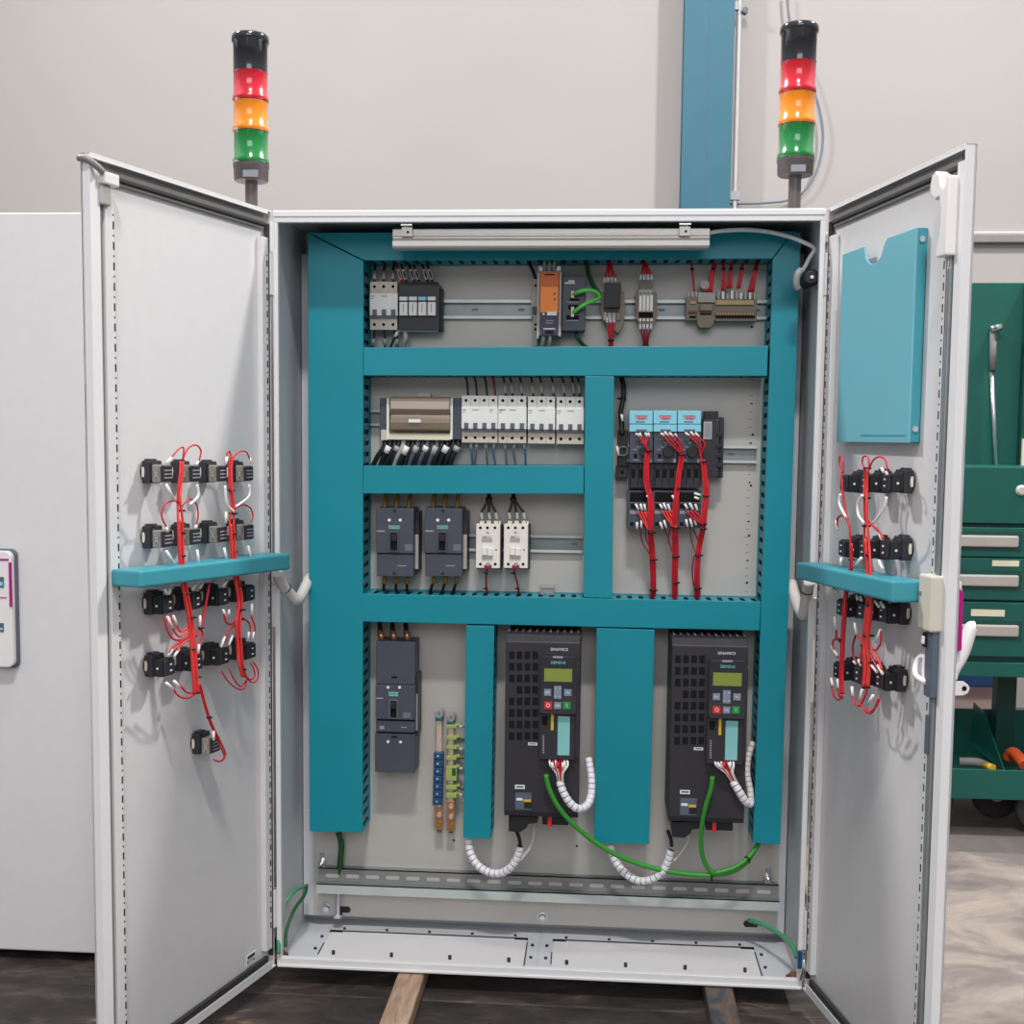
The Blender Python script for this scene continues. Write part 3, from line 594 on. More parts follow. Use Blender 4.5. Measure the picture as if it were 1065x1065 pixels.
# terminal relay 1
def red_fan(xs, xe, y0, y1, Y, n, m, label, yb=None, ties=()):
    t = thing('wire_bundle', U(xs, max(y0, y1), Y), label, 'wire bundle')
    for k in range(n):
        o = (k-(n-1)/2); f = MB(); f.tube([U(xs+o*1.1, y0, Y+.01), U(xs+o*1.6+(xe-xs)*.4, (y0*.55+y1*.45), Y), U(xe+o*3.6, y1, Y)], .0026, m, 6); f.build('wire', t)
    for k in range(n):
        o = (k-(n-1)/2); d = 5 if y1 > y0 else -5; f = MB(); f.tube([U(xe+o*3.6, y1-.5*d/5, Y), U(xe+o*3.9, y1+d, Y)], .0032, 'sleeve_grey' if m == 'x' else 'sleeve_white', 7, 1); f.build('marker_sleeve', t)
    if ties:
        for py in ties:
            f = MB(); p = U(xs+(xe-xs)*(py-y0)/(y1-y0)*.6, py, Y+.002); f.tube([p-Vector((0, 0, .002)), p+Vector((0, 0, .002))], .0075, 'black', 10, 1); f.build('cable_tie', t)
    return t
t = thing('terminal_relay', (U(637, 345, PL).x, PL-.04, U(637, 345, .17).z), 'brown terminal relay with a black cube on top, right of the green cables', 'relay')
f = MB(); Y1 = PL-.04
f.prism([tuple((U(x, y, Y1).x, U(x, y, Y1).z)) for x, y in ((625.5, 303), (649, 303), (650.5, 320), (648.5, 336), (644, 346), (641, 346), (633, 338), (627, 334), (624.5, 322))], 1, Y1, PL-.004, 'mushroom'); f.pbox(640, 293, 646, 303, Y1+.006, PL-.004, 'mushroom'); f.build('base', t, .001)
f = MB(); f.pbox(628.5, 295, 645, 320, Y1-.03, Y1, 'black'); f.build('relay_cube', t, .0012)
f = MB()
for k in range(4): f.pbox(627.5+4.6*k, 325, 631.3+4.6*k, 333, Y1-.008, Y1, 'device_grey' if k < 3 else 'mushroom')
f.build('terminal_cap', t, .0008)
red_fan(634, 634.5, 272, 289, .185, 4, 'red_wire', 'red wires fanning down into the black cube relay')
red_fan(635.5, 635, 363, 335, .18, 3, 'red_wire', 'red wires rising from the duct into the black cube relay base', ties=(354,))
t = thing('terminal_block', (U(672, 345, PL).x, PL-.04, U(672, 345, .17).z), 'brown terminal block with four white strips, between the relay and the long terminal strip', 'terminal block')
f = MB(); f.prism([tuple((U(x, y, Y1).x, U(x, y, Y1).z)) for x, y in ((663, 302), (680, 302), (683.5, 306), (683.5, 329), (680, 338), (666, 338), (661, 331), (660.5, 306))], 1, Y1, PL-.004, 'mushroom'); f.pbox(665, 295, 679, 302, Y1+.004, PL-.004, 'mushroom'); f.build('base', t, .001)
f = MB(); f.pbox(664, 301, 679.5, 324.5, Y1-.012, Y1, 'device_grey'); f.pbox(664.5, 325, 679, 330, Y1-.006, Y1, 'void'); f.build('front', t, .0008)
f = MB()
for k in range(4): f.pbox(665+3.8*k, 308 if k % 2 == 0 else 307, 667.3+3.8*k, 323, Y1-.0128, Y1-.011, 'sleeve_white'); f.pcyl(666.2+3.9*k, 305, Y1-.0128, Y1-.011, 1.3, 'gasket_grey'); f.pbox(665+3.8*k, 331, 667.3+3.8*k, 334, Y1-.004, Y1, 'sleeve_white')
f.build('marker_strip', t)
red_fan(670.5, 672, 272, 286, .185, 4, 'red_wire', 'red wires fanning down into the four strip terminal block')
red_fan(671.5, 671.5, 362, 342, .18, 4, 'maroon_wire', 'dark crimson wires rising into the four strip terminal block', ties=(360,))
# long terminal strip
t = thing('terminal_strip', (U(750, 343, PL).x, PL-.04, U(750, 343, .17).z), 'long ochre and brown terminal strip at the right end of the top rail', 'terminal strip')
f = MB(); Y1 = PL-.042
f.pbox(713.5, 308, 745, 333, Y1+.004, PL-.005, 'mushroom'); f.pbox(744, 311, 787, 334, Y1+.004, PL-.005, 'mushroom'); f.prism([tuple((U(x, y, Y1).x, U(x, y, Y1).z)) for x, y in ((725, 325), (742, 325), (743, 335), (739, 341), (728, 341), (725, 336))], 1, Y1, PL-.005, 'mushroom'); f.build('base', t, .0012)
f = MB(); f.pbox(744.5, 312, 784, 317, Y1-.004, Y1+.006, 'terminal_ochre'); f.build('upper_strip', t, .0008)
f = MB(); f.pbox(744.5, 324.5, 785, 328, Y1-.003, Y1+.006, 'terminal_brown'); f.pbox(744.5, 329, 785, 330.5, Y1-.001, Y1+.006, 'void')
for k in range(14): f.pbox(745.5+2.85*k, 325, 747+2.85*k, 327.5, Y1-.0038, Y1, 'terminal_ochre')
f.build('lower_strip', t)
f = MB(); f.pbox(718, 313, 724, 316, Y1-.003, Y1+.006, 'terminal_ochre'); f.pbox(716, 323, 725, 325.5, Y1-.002, Y1+.006, 'terminal_brown'); f.pbox(717, 328.5, 724, 330.5, Y1-.001, Y1+.006, 'void'); f.pbox(728, 316, 741, 323, Y1-.008, Y1+.006, 'mushroom'); f.pbox(728, 325.5, 740, 327.5, Y1-.002, Y1+.006, 'void'); f.pbox(726, 304, 744, 314.5, Y1-.004, Y1+.01, 'device_grey'); f.pcyl(733, 296, Y1, PL-.02, 5, 'device_grey'); f.build('end_clamp', t, .001)
f = MB()
for k in range(9): f.pbox(746+4.7*k, 302+(k % 3)*1.3, 748.6+4.7*k, 311, Y1+.002, Y1+.016, 'sleeve_white' if k % 2 else 'sleeve_grey')
for k in range(3): f.pbox(715+4*k, 303, 717.5+4*k, 309, Y1+.002, Y1+.016, 'sleeve_grey')
f.build('wire_marker', t, .0005)
for k, (xa, xb, yb, n) in enumerate(((719, 722, 303, 1), (744, 737, 304, 4), (752.5, 752, 302, 2), (761, 758, 300, 3), (773, 768, 300, 2), (788, 781, 304, 3))):
    t = thing('wire_bundle', U(xb, yb, .18), ['thin crimson wire over the left end of the long terminal strip', 'thick slanting red bundle over the clamp of the long terminal strip', 'crimson wire pair just right of the slanting red bundle', 'crimson wires over the middle of the long terminal strip', 'crimson wire pair right of the middle of the long terminal strip', 'crimson wires over the right end of the long terminal strip'][k], 'wire bundle', 'crimson wires above the long terminal strip')
    for j in range(n):
        o = j-(n-1)/2; f = MB(); f.tube([U(xa+o*.8, 272, .2), U(xa+(xb-xa)*.3+o*.9, 280, .19), U(xb+o*(2.4 if k != 1 else 1.9), yb, .185)], .0026, 'red_wire', 6); f.build('wire', t)
    f = MB(); p = U(xa+(xb-xa)*.3, 280, .19); f.tube([p-Vector((0, 0, .0022)), p+Vector((0, 0, .0022))], .0052, 'black', 8, 1); f.build('cable_tie', t)

# ---------------- row 2
t = thing('distribution_block', (U(437, 458, PL).x, PL-.04, U(437, 458, .15).z), 'wide power distribution block under a smoked transparent cover in the second row', 'distribution block')
Y1 = PL-.05; f = MB(); f.pbox(395, 414, 404, 457.5, Y1, PL-.008, 'anthracite'); f.pbox(470, 414, 480, 457, Y1, PL-.008, 'anthracite'); f.pbox(396, 447, 404, 457.8, Y1-.002, Y1+.01, 'breaker_beige'); f.pbox(404, 416, 470, 457, Y1+.02, PL-.008, 'breaker_beige'); f.build('housing', t, .001)
f = MB(); f.pbox(402, 414, 404.6, 457, Y1-.004, Y1+.02, 'sleeve_white'); f.pbox(468, 414, 470.8, 457, Y1-.004, Y1+.02, 'sleeve_white'); f.pbox(404.5, 451, 468.5, 457.5, Y1-.002, Y1+.02, 'cream'); f.build('rim', t, .0008)
f = MB(); a = R4(405, 412, 468, 449, Y1-.02)
prof = [(Y1+.01, a[3]), (Y1-.010, a[3]-.002), (Y1-.018, a[3]-.012), (Y1-.020, a[3]-.03), (Y1-.014, a[3]-.040), (Y1-.010, a[3]-.044), (Y1-.014, a[3]-.052), (Y1-.017, a[3]-.062), (Y1-.012, a[2]+.004), (Y1+.01, a[2])]
f.prism(prof, 0, a[0], a[1], 'smoked_cover'); f.build('smoked_cover', t, .003)
f = MB(); f.pbox(425, 436, 437.5, 439.4, Y1-.0205, Y1-.008, 'sleeve_white'); f.build('rating_label', t); f = MB(); f.pbox(434, 409, 448, 413, Y1-.002, Y1+.02, 'device_grey'); f.build('top_lug', t, .002)
ws = [(401, 386, 'black_wire'), (406, 394, 'black_wire'), (411, 401, 'black_wire'), (415, 405, 'black_wire'), (420, 408, 'sleeve_grey'), (425, 414, 'black_wire'), (430, 420, 'black_wire'), (435, 424, 'grey_wire'), (440, 430, 'black_wire'), (445, 434, 'grey_wire'), (450, 440, 'black_wire'), (455, 444, 'grey_wire'), (460, 449, 'black_wire'), (466, 455, 'black_wire'), (472, 461, 'black_wire'), (477, 466, 'black_wire')]
for k, (xa, xb, m) in enumerate(ws):
    nm = {'black_wire': 'thick black wire slanting down left from the smoked distribution block', 'grey_wire': 'thick grey wire slanting down left from the smoked distribution block', 'sleeve_grey': 'pale grey wire among the black ones under the smoked distribution block'}[m]
    wire([(xa, 455, .19), (xa-1, 464, .183), ((xa+xb)/2-1, 475, .185), (xb, 489, .20)], .0062, m, nm, group=None if m == 'sleeve_grey' else ('black wires' if m == 'black_wire' else 'grey wires')+' under the distribution block', sleeve=(1, .45+.15*(k % 3)) if k % 2 else None, sm='sleeve_white' if k % 4 == 1 else 'sleeve_grey', seg=8)
breaker(480, 411.5, 517.6, 460.5, 4, 'four pole white breaker right beside the smoked distribution block', 'breaker_white', group='white breakers in the second row')
breaker(518, 411.7, 547.5, 461, 3, 'three pole white breaker, second from the left in the white row', 'breaker_white', group='white breakers in the second row')
breaker(548.8, 412.3, 577.4, 461.5, 3, 'three pole white breaker, second from the right in the white row', 'breaker_white', group='white breakers in the second row')
breaker(578.6, 412.8, 607.4, 462, 3, 'three pole white breaker at the right end of the white row', 'breaker_white', group='white breakers in the second row')
for k, xc in enumerate((487, 496, 506.5, 515, 526, 533, 543, 554.5, 564, 576, 587, 597, 603)):
    wire([(xc-3.5, 389, .20), (xc-1.2, 398, .192), (xc, 412, .19)], .0026, 'black_wire' if k != 3 else 'maroon_wire', 'thin black wire dropping from the duct into the white breaker row' if k != 3 else 'single dark red-brown wire dropping into the white breaker row', group='wires above the white breaker row' if k != 3 else None, sleeve=(1, .8) if k > 3 else None, sm='sleeve_grey')
for k, xc in enumerate((489.5, 496, 505, 514, 525, 535, 545)):
    m = 'blue_wire' if k in (0, 6, 3) else 'grey_wire'
    wire([(xc, 460, .19), (xc+(-1 if k % 2 else 1), 470, .188), (xc+(-3 if k == 1 else 2), 487, .20)], .0026, m, 'thin blue wire leaving the bottom of the white breaker row' if m == 'blue_wire' else 'thin grey wire leaving the bottom of the white breaker row', group=('blue' if m == 'blue_wire' else 'grey')+' wires below the white breaker row', sleeve=(0, .7), sm='sleeve_grey')

# ---------------- row 3: moulded case breakers
def mccb(x0, label):
    x1 = x0+39; t = thing('moulded_case_breaker', (U(x0+20, 600, PL).x, PL-.05, U(x0+20, 600, .14).z), label, 'breaker', 'small moulded case breakers')
    Y1 = PL-.085; f = MB(); f.pbox(x0, 528.5, x1, 575.5, Y1, PL-.003, 'anthracite'); f.pbox(x0+.6, 576.5, x1, 599.5, Y1+.003, PL-.003, 'anthracite'); f.pbox(x0+.5, 575, x1-.5, 577, Y1+.006, PL-.004, 'void'); f.build('housing', t, .0012)
    f = MB(); f.pbox(x0+38.5, 532, x0+44.5, 594, PL-.055, PL-.003, 'black_plastic'); f.pbox(x0+40, 556, x0+44, 592, PL-.058, PL-.02, 'device_grey'); f.build('side_accessory', t, .001)
    f = MB(); f.pbox(x0+13, 553, x0+23.5, 574, Y1-.003, Y1+.002, 'anthracite'); f.pbox(x0+14.6, 554, x0+21.8, 572.5, Y1-.0035, Y1, 'void'); f.pbox(x0+15.4, 556, x0+21, 563, Y1-.012, Y1-.002, 'black'); f.build('toggle', t, .0008)
    f = MB(); f.pcyl(x0+13.6, 541, Y1-.001, Y1, 1.7, 'text_white'); f.pcyl(x0+25, 541, Y1-.001, Y1, 1.7, 'text_white'); f.build('white_plug', t)
    f = MB(); f.pcyl(x0+19, 531.3, Y1-.0006, Y1+.001, 1.9, 'black'); f.pcyl(x0+18.8, 596.5, Y1+.0024, Y1+.004, 1.7, 'black'); f.build('cover_screw', t)
    f = MB(); f.pbox(x0+12.8, 546.6, x0+24.6, 550, Y1-.0006, Y1, 'mint'); f.pbox(x0+29.8, 566, x0+37.8, 573, Y1-.0004, Y1, 'anthracite_light'); f.pbox(x0+.6, 551.5, x0+9.2, 553.2, Y1-.0005, Y1, 'text_grey'); f.pbox(x0+22, 588, x0+31.5, 589, Y1+.0025, Y1+.004, 'text_grey'); f.build('front_label', t)
    text('SIEMENS', x0+18.7, 548.4, Y1-.0007, 2.4, 'ink', t)
    return t
mccb(391.2, 'dark slate moulded case breaker at the left, next to the wide duct'); mccb(441.6, 'dark slate moulded case breaker next to the white contactors')
for bi, x0 in enumerate((391.2, 441.6)):
    pl = ['left', 'right'][bi]
    for k, o in enumerate((9, 21, 34)):
        wire([(x0+o+2, 511, .205), (x0+o+.5, 520, .19), (x0+o-.5, 529, .185)], .0052, 'ochre_sleeve', 'ochre sleeved wire above the %s small slate breaker' % pl, group='ochre wires above the %s slate breaker' % pl)
    for k, o in enumerate((9, 21.5, 33)):
        xx = x0+o+(1 if bi else 0)
        wire([(xx, 598, .18), (xx-.5, 604, .18), (xx-(1+bi*2), 611, .185), (xx-(0 if not bi else 5), 621, .20)], .0034, 'black_wire', 'black wire with ochre shroud below the %s small slate breaker' % pl, group='wires below the %s slate breaker' % pl, sleeve=(0, 1.5), sm='ochre_sleeve')
def contactor(x0, label):
    t = thing('contactor', (U(x0+13, 592, PL).x, PL-.04, U(x0+13, 592, .15).z), label, 'contactor', 'white contactors'); x1 = x0+25
    Y1 = PL-.07; f = MB(); f.pbox(x0, 545, x1, 591, Y1, Y1+.025, 'contactor'); f.build('front_housing', t, .0012)
    f = MB(); f.pbox(x0+.5, 545.5, x1+1.8, 592, Y1+.025, PL-.008, 'black_plastic'); f.pbox(x1-1.2, 542, x1+.8, 546, Y1+.01, Y1+.03, 'contactor'); f.build('rear_housing', t, .001)
    f = MB()
    for k, o in enumerate((4, 11, 18.6)): f.pbox(x0+o, 541.8, x0+o+4.6, 545, Y1+.008, Y1+.03, 'cream')
    f.build('terminal_clamp', t, .0008)
    f = MB()
    for o in (4.6, 12, 19.8): f.pcyl(x0+o, 549, Y1-.0005, Y1+.001, 1.6, 'void')
    f.pcyl(x0+4.6, 586.8, Y1-.0005, Y1+.001, 1.6, 'void'); f.pcyl(x0+20, 586.8, Y1-.0005, Y1+.001, 1.6, 'void'); f.pcyl(x0+21, 572, Y1-.0005, Y1+.001, 1., 'mushroom'); f.build('terminal_screw', t)
    f = MB(); f.pbox(x0+6.5, 569.5, x0+11.7, 577.5, Y1-.008, Y1, 'label_white'); f.pbox(x0+12.1, 570.5, x0+17.3, 578, Y1-.007, Y1, 'label_white'); f.pbox(x0+6, 577.5, x0+17.5, 580.5, Y1-.005, Y1, 'device_grey'); f.build('plunger', t, .0008)
    f = MB(); f.pbox(x0+6, 559.5, x0+16.7, 563.8, Y1-.0008, Y1, 'device_grey'); f.build('front_label', t)
    text('T4' if x0 < 510 else 'T5', x0+12, 554.3, Y1-.0007, 2.2, 'ink', t); text('FAE 7 4', x0+11.2, 558.6, Y1-.0007, 2.0, 'ink', t)
    f = MB(); f.pcyl(x0+12.5, 587, Y1-.008, Y1, 2.2, 'clear_grey'); f.pbox(x0+8.5, 588, x0+16, 591.5, Y1-.006, Y1, 'maroon_wire'); f.build('coil_plug', t)
    return t
contactor(495, 'white contactor on the left, nearer the slate breakers'); contactor(524, 'white contactor on the right, nearer the bare rail end')
for ci, x0 in enumerate((495, 524)):
    pl = ['left', 'right'][ci]; xt = (508.5, 534)[ci]
    t = thing('wire_bundle', U(xt, 519, .185), 'three black wires tied together above the %s white contactor' % pl, 'wire bundle')
    for k, o in enumerate((5.5, 13.5, 20.8)):
        f = MB(); f.tube([U(xt-1+k, 511, .2), U(xt-1+k, 519, .185), U((xt+x0+o)/2, 526, .182), U(x0+o, 533, .18)], .0031, 'black_wire', 7); f.build('wire', t)
        f = MB(); f.tube([U(x0+o, 533, .18), U(x0+o+1, 540, .178)], .0033, 'sleeve_white', 8, 1); f.build('marker_sleeve', t)
    f = MB(); p = U(xt, 519, .184); f.tube([p-Vector((0, 0, .004)), p+Vector((0, 0, .004))], .008, 'black', 8, 1); f.build('cable_tie', t)
    wire([(x0+12, 589, .165), (x0+11, 596, .17), (x0+10.5+3*ci, 604, .175), (x0+11+4*ci, 612, .18), (x0+12+4*ci, 621, .2)], .0024, 'maroon_wire', 'dark red wire hanging from the coil of the %s white contactor' % pl, group='dark red coil wires', ties=(1, 3))
f = MB(); f.pbox(562, 609, 576.5, 619, PL-.02, PL-.004, 'clear_grey'); f.pbox(563, 610, 575.5, 612, PL-.022, PL-.019, 'device_grey'); tag(f.build('rail_stop', bevel=.001), 'small clear plastic clip lying on the duct edge under the bare rail', 'clip')

# ---------------- motor starters
t = thing('side_terminal', (U(646, 497, PL).x, PL-.03, U(646, 497, .18).z), 'narrow black terminal unit at the left of the motor starters', 'terminal')
f = MB(); f.pbox(642.5, 447, 652.5, 485, PL-.04, PL-.004, 'black'); f.pbox(640.5, 484, 652.5, 497, PL-.035, PL-.004, 'black_plastic'); f.pcyl(647, 491, PL-.0356, PL-.034, 2, 'void'); f.build('housing', t, .0015)
f = MB(); ring(f, U(648, 469, PL-.044).x, U(648, 469, PL-.044).z, .009, .012, PL-.045, PL-.04, 'gasket_grey'); f.build('wire_ring', t)
wire([(645.5, 390, .205), (648.5, 402, .198), (648, 415, .195), (645.5, 428, .19), (646.5, 440, .185), (647, 452, .182)], .006, 'black_wire', 'thick black cable hanging at the left of the motor starters', 'cable', name='power_cable', ties=(2,))
wire([(646.5, 431, .178), (647.5, 438, .176)], .003, 'sleeve_white', 'upper white ferrule marker on the black cable left of the starters', 'wire marker', name='wire_marker')
wire([(641.5, 464, .178), (643.5, 474, .176)], .003, 'sleeve_white', 'lower white ferrule marker beside the black terminal unit', 'wire marker', name='wire_marker')
def starter(i, label):
    x0 = 654.6+25.1*i; x1 = x0+24.3; Y1 = PL-.075
    t = thing('motor_starter', (U(x0+12, 508, PL).x, PL-.05, U(x0+12, 508, .15).z), label, 'motor starter', 'motor starters with light blue tops')
    f = MB(); f.pbox(x0, 427, x1, 440.8, Y1+.004, PL-.02, 'light_blue'); f.pbox(x0, 441.6, x1, 449, Y1+.002, PL-.02, 'light_blue'); f.pbox(x0+.4, 440.4, x1-.4, 442, Y1+.008, PL-.02, 'slate'); f.pbox(x0+7, 446.5, x0+18, 449.5, Y1+.0005, Y1+.004, 'slate'); f.build('blue_cap', t, .0008)['label'] = 'light blue auxiliary switch on top'
    f = MB(); X = lambda x, y: (U(x0+x, y, Y1).x, U(x0+x, y, Y1).z)
    f.prism([X(5.6, 432), X(18.8, 432), X(17.4, 434), X(16.6, 436.4), X(8.4, 436.4), X(7.4, 434)], 1, Y1+.0034, Y1+.004, 'emblem_red'); em = f.build('red_emblem', t)
    text('VEXWE', x0+12.2, 434.2, Y1+.003, 2.6, 'light_blue', t, sx=1.1); f = MB(); f.pbox(x0+6.5, 438.4, x0+16, 439.4, Y1+.0036, Y1+.004, 'ink'); f.build('printed_marking', t)
    f = MB(); f.pbox(x0, 449, x1, 456.5, Y1+.006, PL-.02, 'anthracite'); f.pbox(x0, 456.5, x1, 481.5, Y1, PL-.02, 'anthracite'); f.build('housing', t, .001)
    f = MB(); xs = x0+15.5 if i else x0+15; f.pcyl(xs, 470, Y1-.010, Y1, 6 if i else 4.5, 'black', 18); f.build('rotary_knob', t); f = MB(); f.pbox(x0+4.5, 472, x0+8, 476.5, Y1-.001, Y1+.001, 'void'); f.pbox(x0+3.4, 478, x0+9.6, 478.9, Y1-.0005, Y1, 'text_grey'); f.pbox(x0+3.6, 467, x0+7.5, 467.9, Y1-.0005, Y1, 'text_grey'); f.pbox(x0+7.5, 464.6, x0+12, 465.4, Y1-.0005, Y1, 'text_grey'); f.pbox(x0+11.5, 459.8, x0+14.5, 461, Y1-.0005, Y1, 'text_grey'); f.pbox(x0+20.4, 477, x0+23.4, 481, Y1-.0006, Y1, 'text_grey'); f.build('dial_marking', t)
    f = MB(); f.pbox(x0-.5, 482, x1+.3, 507.5, Y1+.012, PL-.008, 'black_plastic')
    for k in range(3): f.pbox(x0+2.2+k*7.6, 488, x0+6.2+k*7.6, 497, Y1+.0112, Y1+.014, 'void'); f.pbox(x0+1+k*7.6, 484, x0+1.8+k*7.6, 505, Y1+.009, Y1+.013, 'black')
    f.build('contact_block', t, .0008)
    return t
for i, l in enumerate(('motor starter on the left under a light blue cap with red emblem', 'middle motor starter under a light blue cap with red emblem', 'right motor starter with light blue cap, beside the black side module')): starter(i, l)
def overload(i, label):
    x0 = 652.2+25.8*i; x1 = x0+25.0; Y1 = PL-.07
    t = thing('overload_relay', (U(x0+12, 549, PL).x, PL-.045, U(x0+12, 549, .15).z), label, 'overload relay', 'overload relays under the motor starters')
    f = MB(); f.pbox(x0, 510, x1, 522.5, Y1+.012, PL-.006, 'anthracite'); f.pbox(x0+3, 512, x1-1, 521.5, Y1+.0095, Y1+.014, 'void'); f.pbox(x0, 522.5, x1, 549, Y1, PL-.006, 'anthracite'); f.build('housing', t, .001)
    f = MB(); f.pbox(x0+3, 531, x0+13, 534.6, Y1-.001, Y1, 'text_grey'); f.build('label_strip', t)
    f = MB(); f.pbox(x0+3.5, 524, x0+9, 529, Y1-.0006, Y1+.001, 'void'); f.build('terminal_opening', t); f = MB(); f.pbox(x0+3, 543, x0+7, 547, Y1-.0006, Y1+.001, 'void'); f.build('terminal_opening', t)
    return t
for i, l in enumerate(('slate overload relay under the left motor starter', 'slate overload relay under the middle motor starter', 'slate overload relay under the right motor starter')): overload(i, l)
t = thing('side_module', (U(742, 497, PL).x, PL-.04, U(742, 497, .17).z), 'tall black module at the right of the motor starters', 'module')
Y1 = PL-.055; f = MB(); f.pbox(731, 436, 748, 495.5, Y1, PL-.008, 'black_plastic'); f.pbox(732.5, 427.5, 747, 436, Y1+.008, PL-.008, 'black'); f.pbox(748, 434, 752.5, 497, Y1+.014, PL-.008, 'black_plastic')
for py in (450, 462, 472, 482): f.pbox(745, py, 751, py+4, Y1-.003, PL-.01, 'black')
f.build('housing', t, .001); f = MB(); f.pbox(731.5, 438.5, 740.5, 457, Y1-.003, Y1, 'device_grey'); f.pbox(733, 440, 739.5, 455, Y1-.0034, Y1-.002, 'text_grey'); f.build('window', t, .0006)
# red harnesses over the starters
def harness(name_label, strands, r, ties, sleeves, side=None, Yd=None, m='red_wire', cat='wire harness'):
    P0 = strands[0][-1]; W = (lambda p: DM(side) @ UD(side, p[0], p[1], p[2])) if side else (lambda p: U(p[0], p[1], p[2]))
    zmin = min((W(p) for s in strands for p in (s[0] if isinstance(s[0], list) else s)), key=lambda v: v.z)
    t = thing('wire_harness', zmin, name_label, cat)
    for s in strands:
        pts, rr, mm = s if isinstance(s[0], list) else (s, r, m)
        f = MB(); f.tube([W(p) for p in pts], rr, mm, 7); f.build('wire', t)
    for p, rr in ties:
        c = W(p); f = MB(); f.tube([c-Vector((0, 0, .002)), c+Vector((0, 0, .002))], rr, 'black', 10, 1); f.tube([c, c+Vector((rr*1.5, -.001, 0))], .002, 'black', 6, 1); f.build('cable_tie', t)
    for a, b in sleeves:
        f = MB(); f.tube([W(a), W(b)], .0028, 'sleeve_white', 7, 1); f.build('marker_sleeve', t)
    return t
def multi(pts, n, spread, r, m, jit=.6):
    out = []
    for k in range(n):
        o = (k-(n-1)/2)*spread; out.append(([(x+o+random.uniform(-jit, jit)*.5, y, Y+random.uniform(-.002, .002)) for x, y, Y in pts], r, m))
    return out
YH = PL-.088
h1 = multi([(674, 470, YH), (672.5, 480, YH), (672, 492, YH), (673, 505, YH), (676, 515, YH), (677, 530, YH), (676.5, 550, YH+.004), (678, 570, .16), (679, 590, .17), (679.5, 610, .185), (679, 626, .20)], 5, 1.08, .0024, 'red_wire')
h1 += [([(x, 452, YH), (670+.8*k, 462, YH-.004), (673.5+.4*k, 470, YH)], .0018, 'red_wire') for k, x in enumerate((663, 667, 672, 675))]
h1 += [([(x, 532, YH+.006), (x+4, 540, YH+.004), (675+k*.6, 552, YH+.004)], .0024, 'red_bundle') for k, x in enumerate((664, 667, 670, 672))]
h1 += [([(666, 550, .165), (668, 564, .17), (677, 578, .165)], .0015, 'maroon_wire'), ([(671, 550, .165), (672, 560, .17), (677, 572, .165)], .0015, 'maroon_wire')]
harness('left red harness running down over the left motor starter', h1, .0028, [((674, 469, YH-.001), .0065), ((677, 554, YH), .008), ((679, 582, .163), .0075), ((679, 614, .186), .0075)], [((661, 451, YH), (665, 453, YH)), ((665, 450, YH), (667, 454, YH)), ((671, 450, YH), (673, 454, YH)), ((674, 450, YH), (675.5, 454, YH)), ((661, 524, YH+.008), (664, 530, YH+.006)), ((666, 524, YH+.008), (668, 531, YH+.006)), ((670, 524, YH+.008), (671.5, 531, YH+.006)), ((662.5, 543, YH+.008), (662.5, 550, YH+.008)), ((667, 541, YH+.008), (667, 549, YH+.008)), ((672.5, 515, YH), (674.5, 518, YH))])
h2 = multi([(709, 472, YH), (707.5, 485, YH), (705.5, 497, YH), (704, 510, YH), (702.5, 525, YH), (702, 545, YH+.004), (702.5, 570, .16), (702, 590, .17), (702, 610, .185), (702, 626, .20)], 5, 1.08, .0024, 'red_wire')
h2 += [([(x, 452, YH), (x+8, 461, YH-.004), (707+.7*k, 471, YH)], .0018, 'red_wire') for k, x in enumerate((689, 693, 697, 701))]
h2 += [([(x, 531, YH+.006), (x+5, 540, YH+.004), (702+k*.5, 549, YH+.004)], .0024, 'red_bundle') for k, x in enumerate((689, 692, 695, 698))]
h2 += [([(691, 549, .165), (694, 558, .17), (698, 570, .168), (700, 578, .165)], .0015, 'maroon_wire'), ([(697, 550, .165), (695, 562, .17), (700, 574, .165)], .0015, 'maroon_wire')]
harness('middle red harness running down over the middle motor starter', h2, .0028, [((708.5, 473, YH-.001), .0065), ((705, 508, YH-.001), .005), ((702.5, 549, YH), .008), ((702, 579, .163), .0075), ((702, 606, .184), .0075)], [((687, 450.5, YH), (691, 453, YH)), ((691, 449, YH), (695, 453, YH)), ((696, 450, YH), (700, 454, YH)), ((702, 451, YH), (704, 454, YH)), ((686, 524, YH+.008), (689, 529, YH+.006)), ((690, 523, YH+.008), (693, 530, YH+.006)), ((694.5, 524, YH+.008), (697, 531, YH+.006)), ((686.5, 543, YH+.008), (689, 550, YH+.008)), ((690.5, 541, YH+.008), (693, 549, YH+.008)), ((696, 539, YH+.008), (698.5, 547, YH+.008)), ((699, 515, YH), (701, 519, YH))])
h3 = multi([(731, 478, YH), (733, 495, YH), (734.5, 512, YH), (733, 530, YH), (731, 548, YH+.004), (728, 565, .158), (726, 580, .165), (725, 600, .175), (725.5, 626, .20)], 5, 1.05, .0023, 'red_wire')
h3 += [([(x, 452, YH), (x+10, 461, YH-.004), (728+.7*k, 472, YH), (731, 482, YH)], .0018, 'red_wire') for k, x in enumerate((715, 719, 723))]
h3 += [([(x, 531, YH+.006), (x+6, 538, YH+.004), (730, 545, YH+.004)], .0024, 'red_wire') for k, x in enumerate((714, 718, 722))]
h3 += [([(718, 549, .165), (719, 562, .17), (724, 576, .165)], .0015, 'maroon_wire'), ([(721, 550, .165), (725, 560, .17), (727, 570, .165)], .0015, 'maroon_wire'), ([(722, 578, .166), (720, 592, .172), (721, 606, .18), (724, 616, .188)], .0018, 'maroon_wire')]
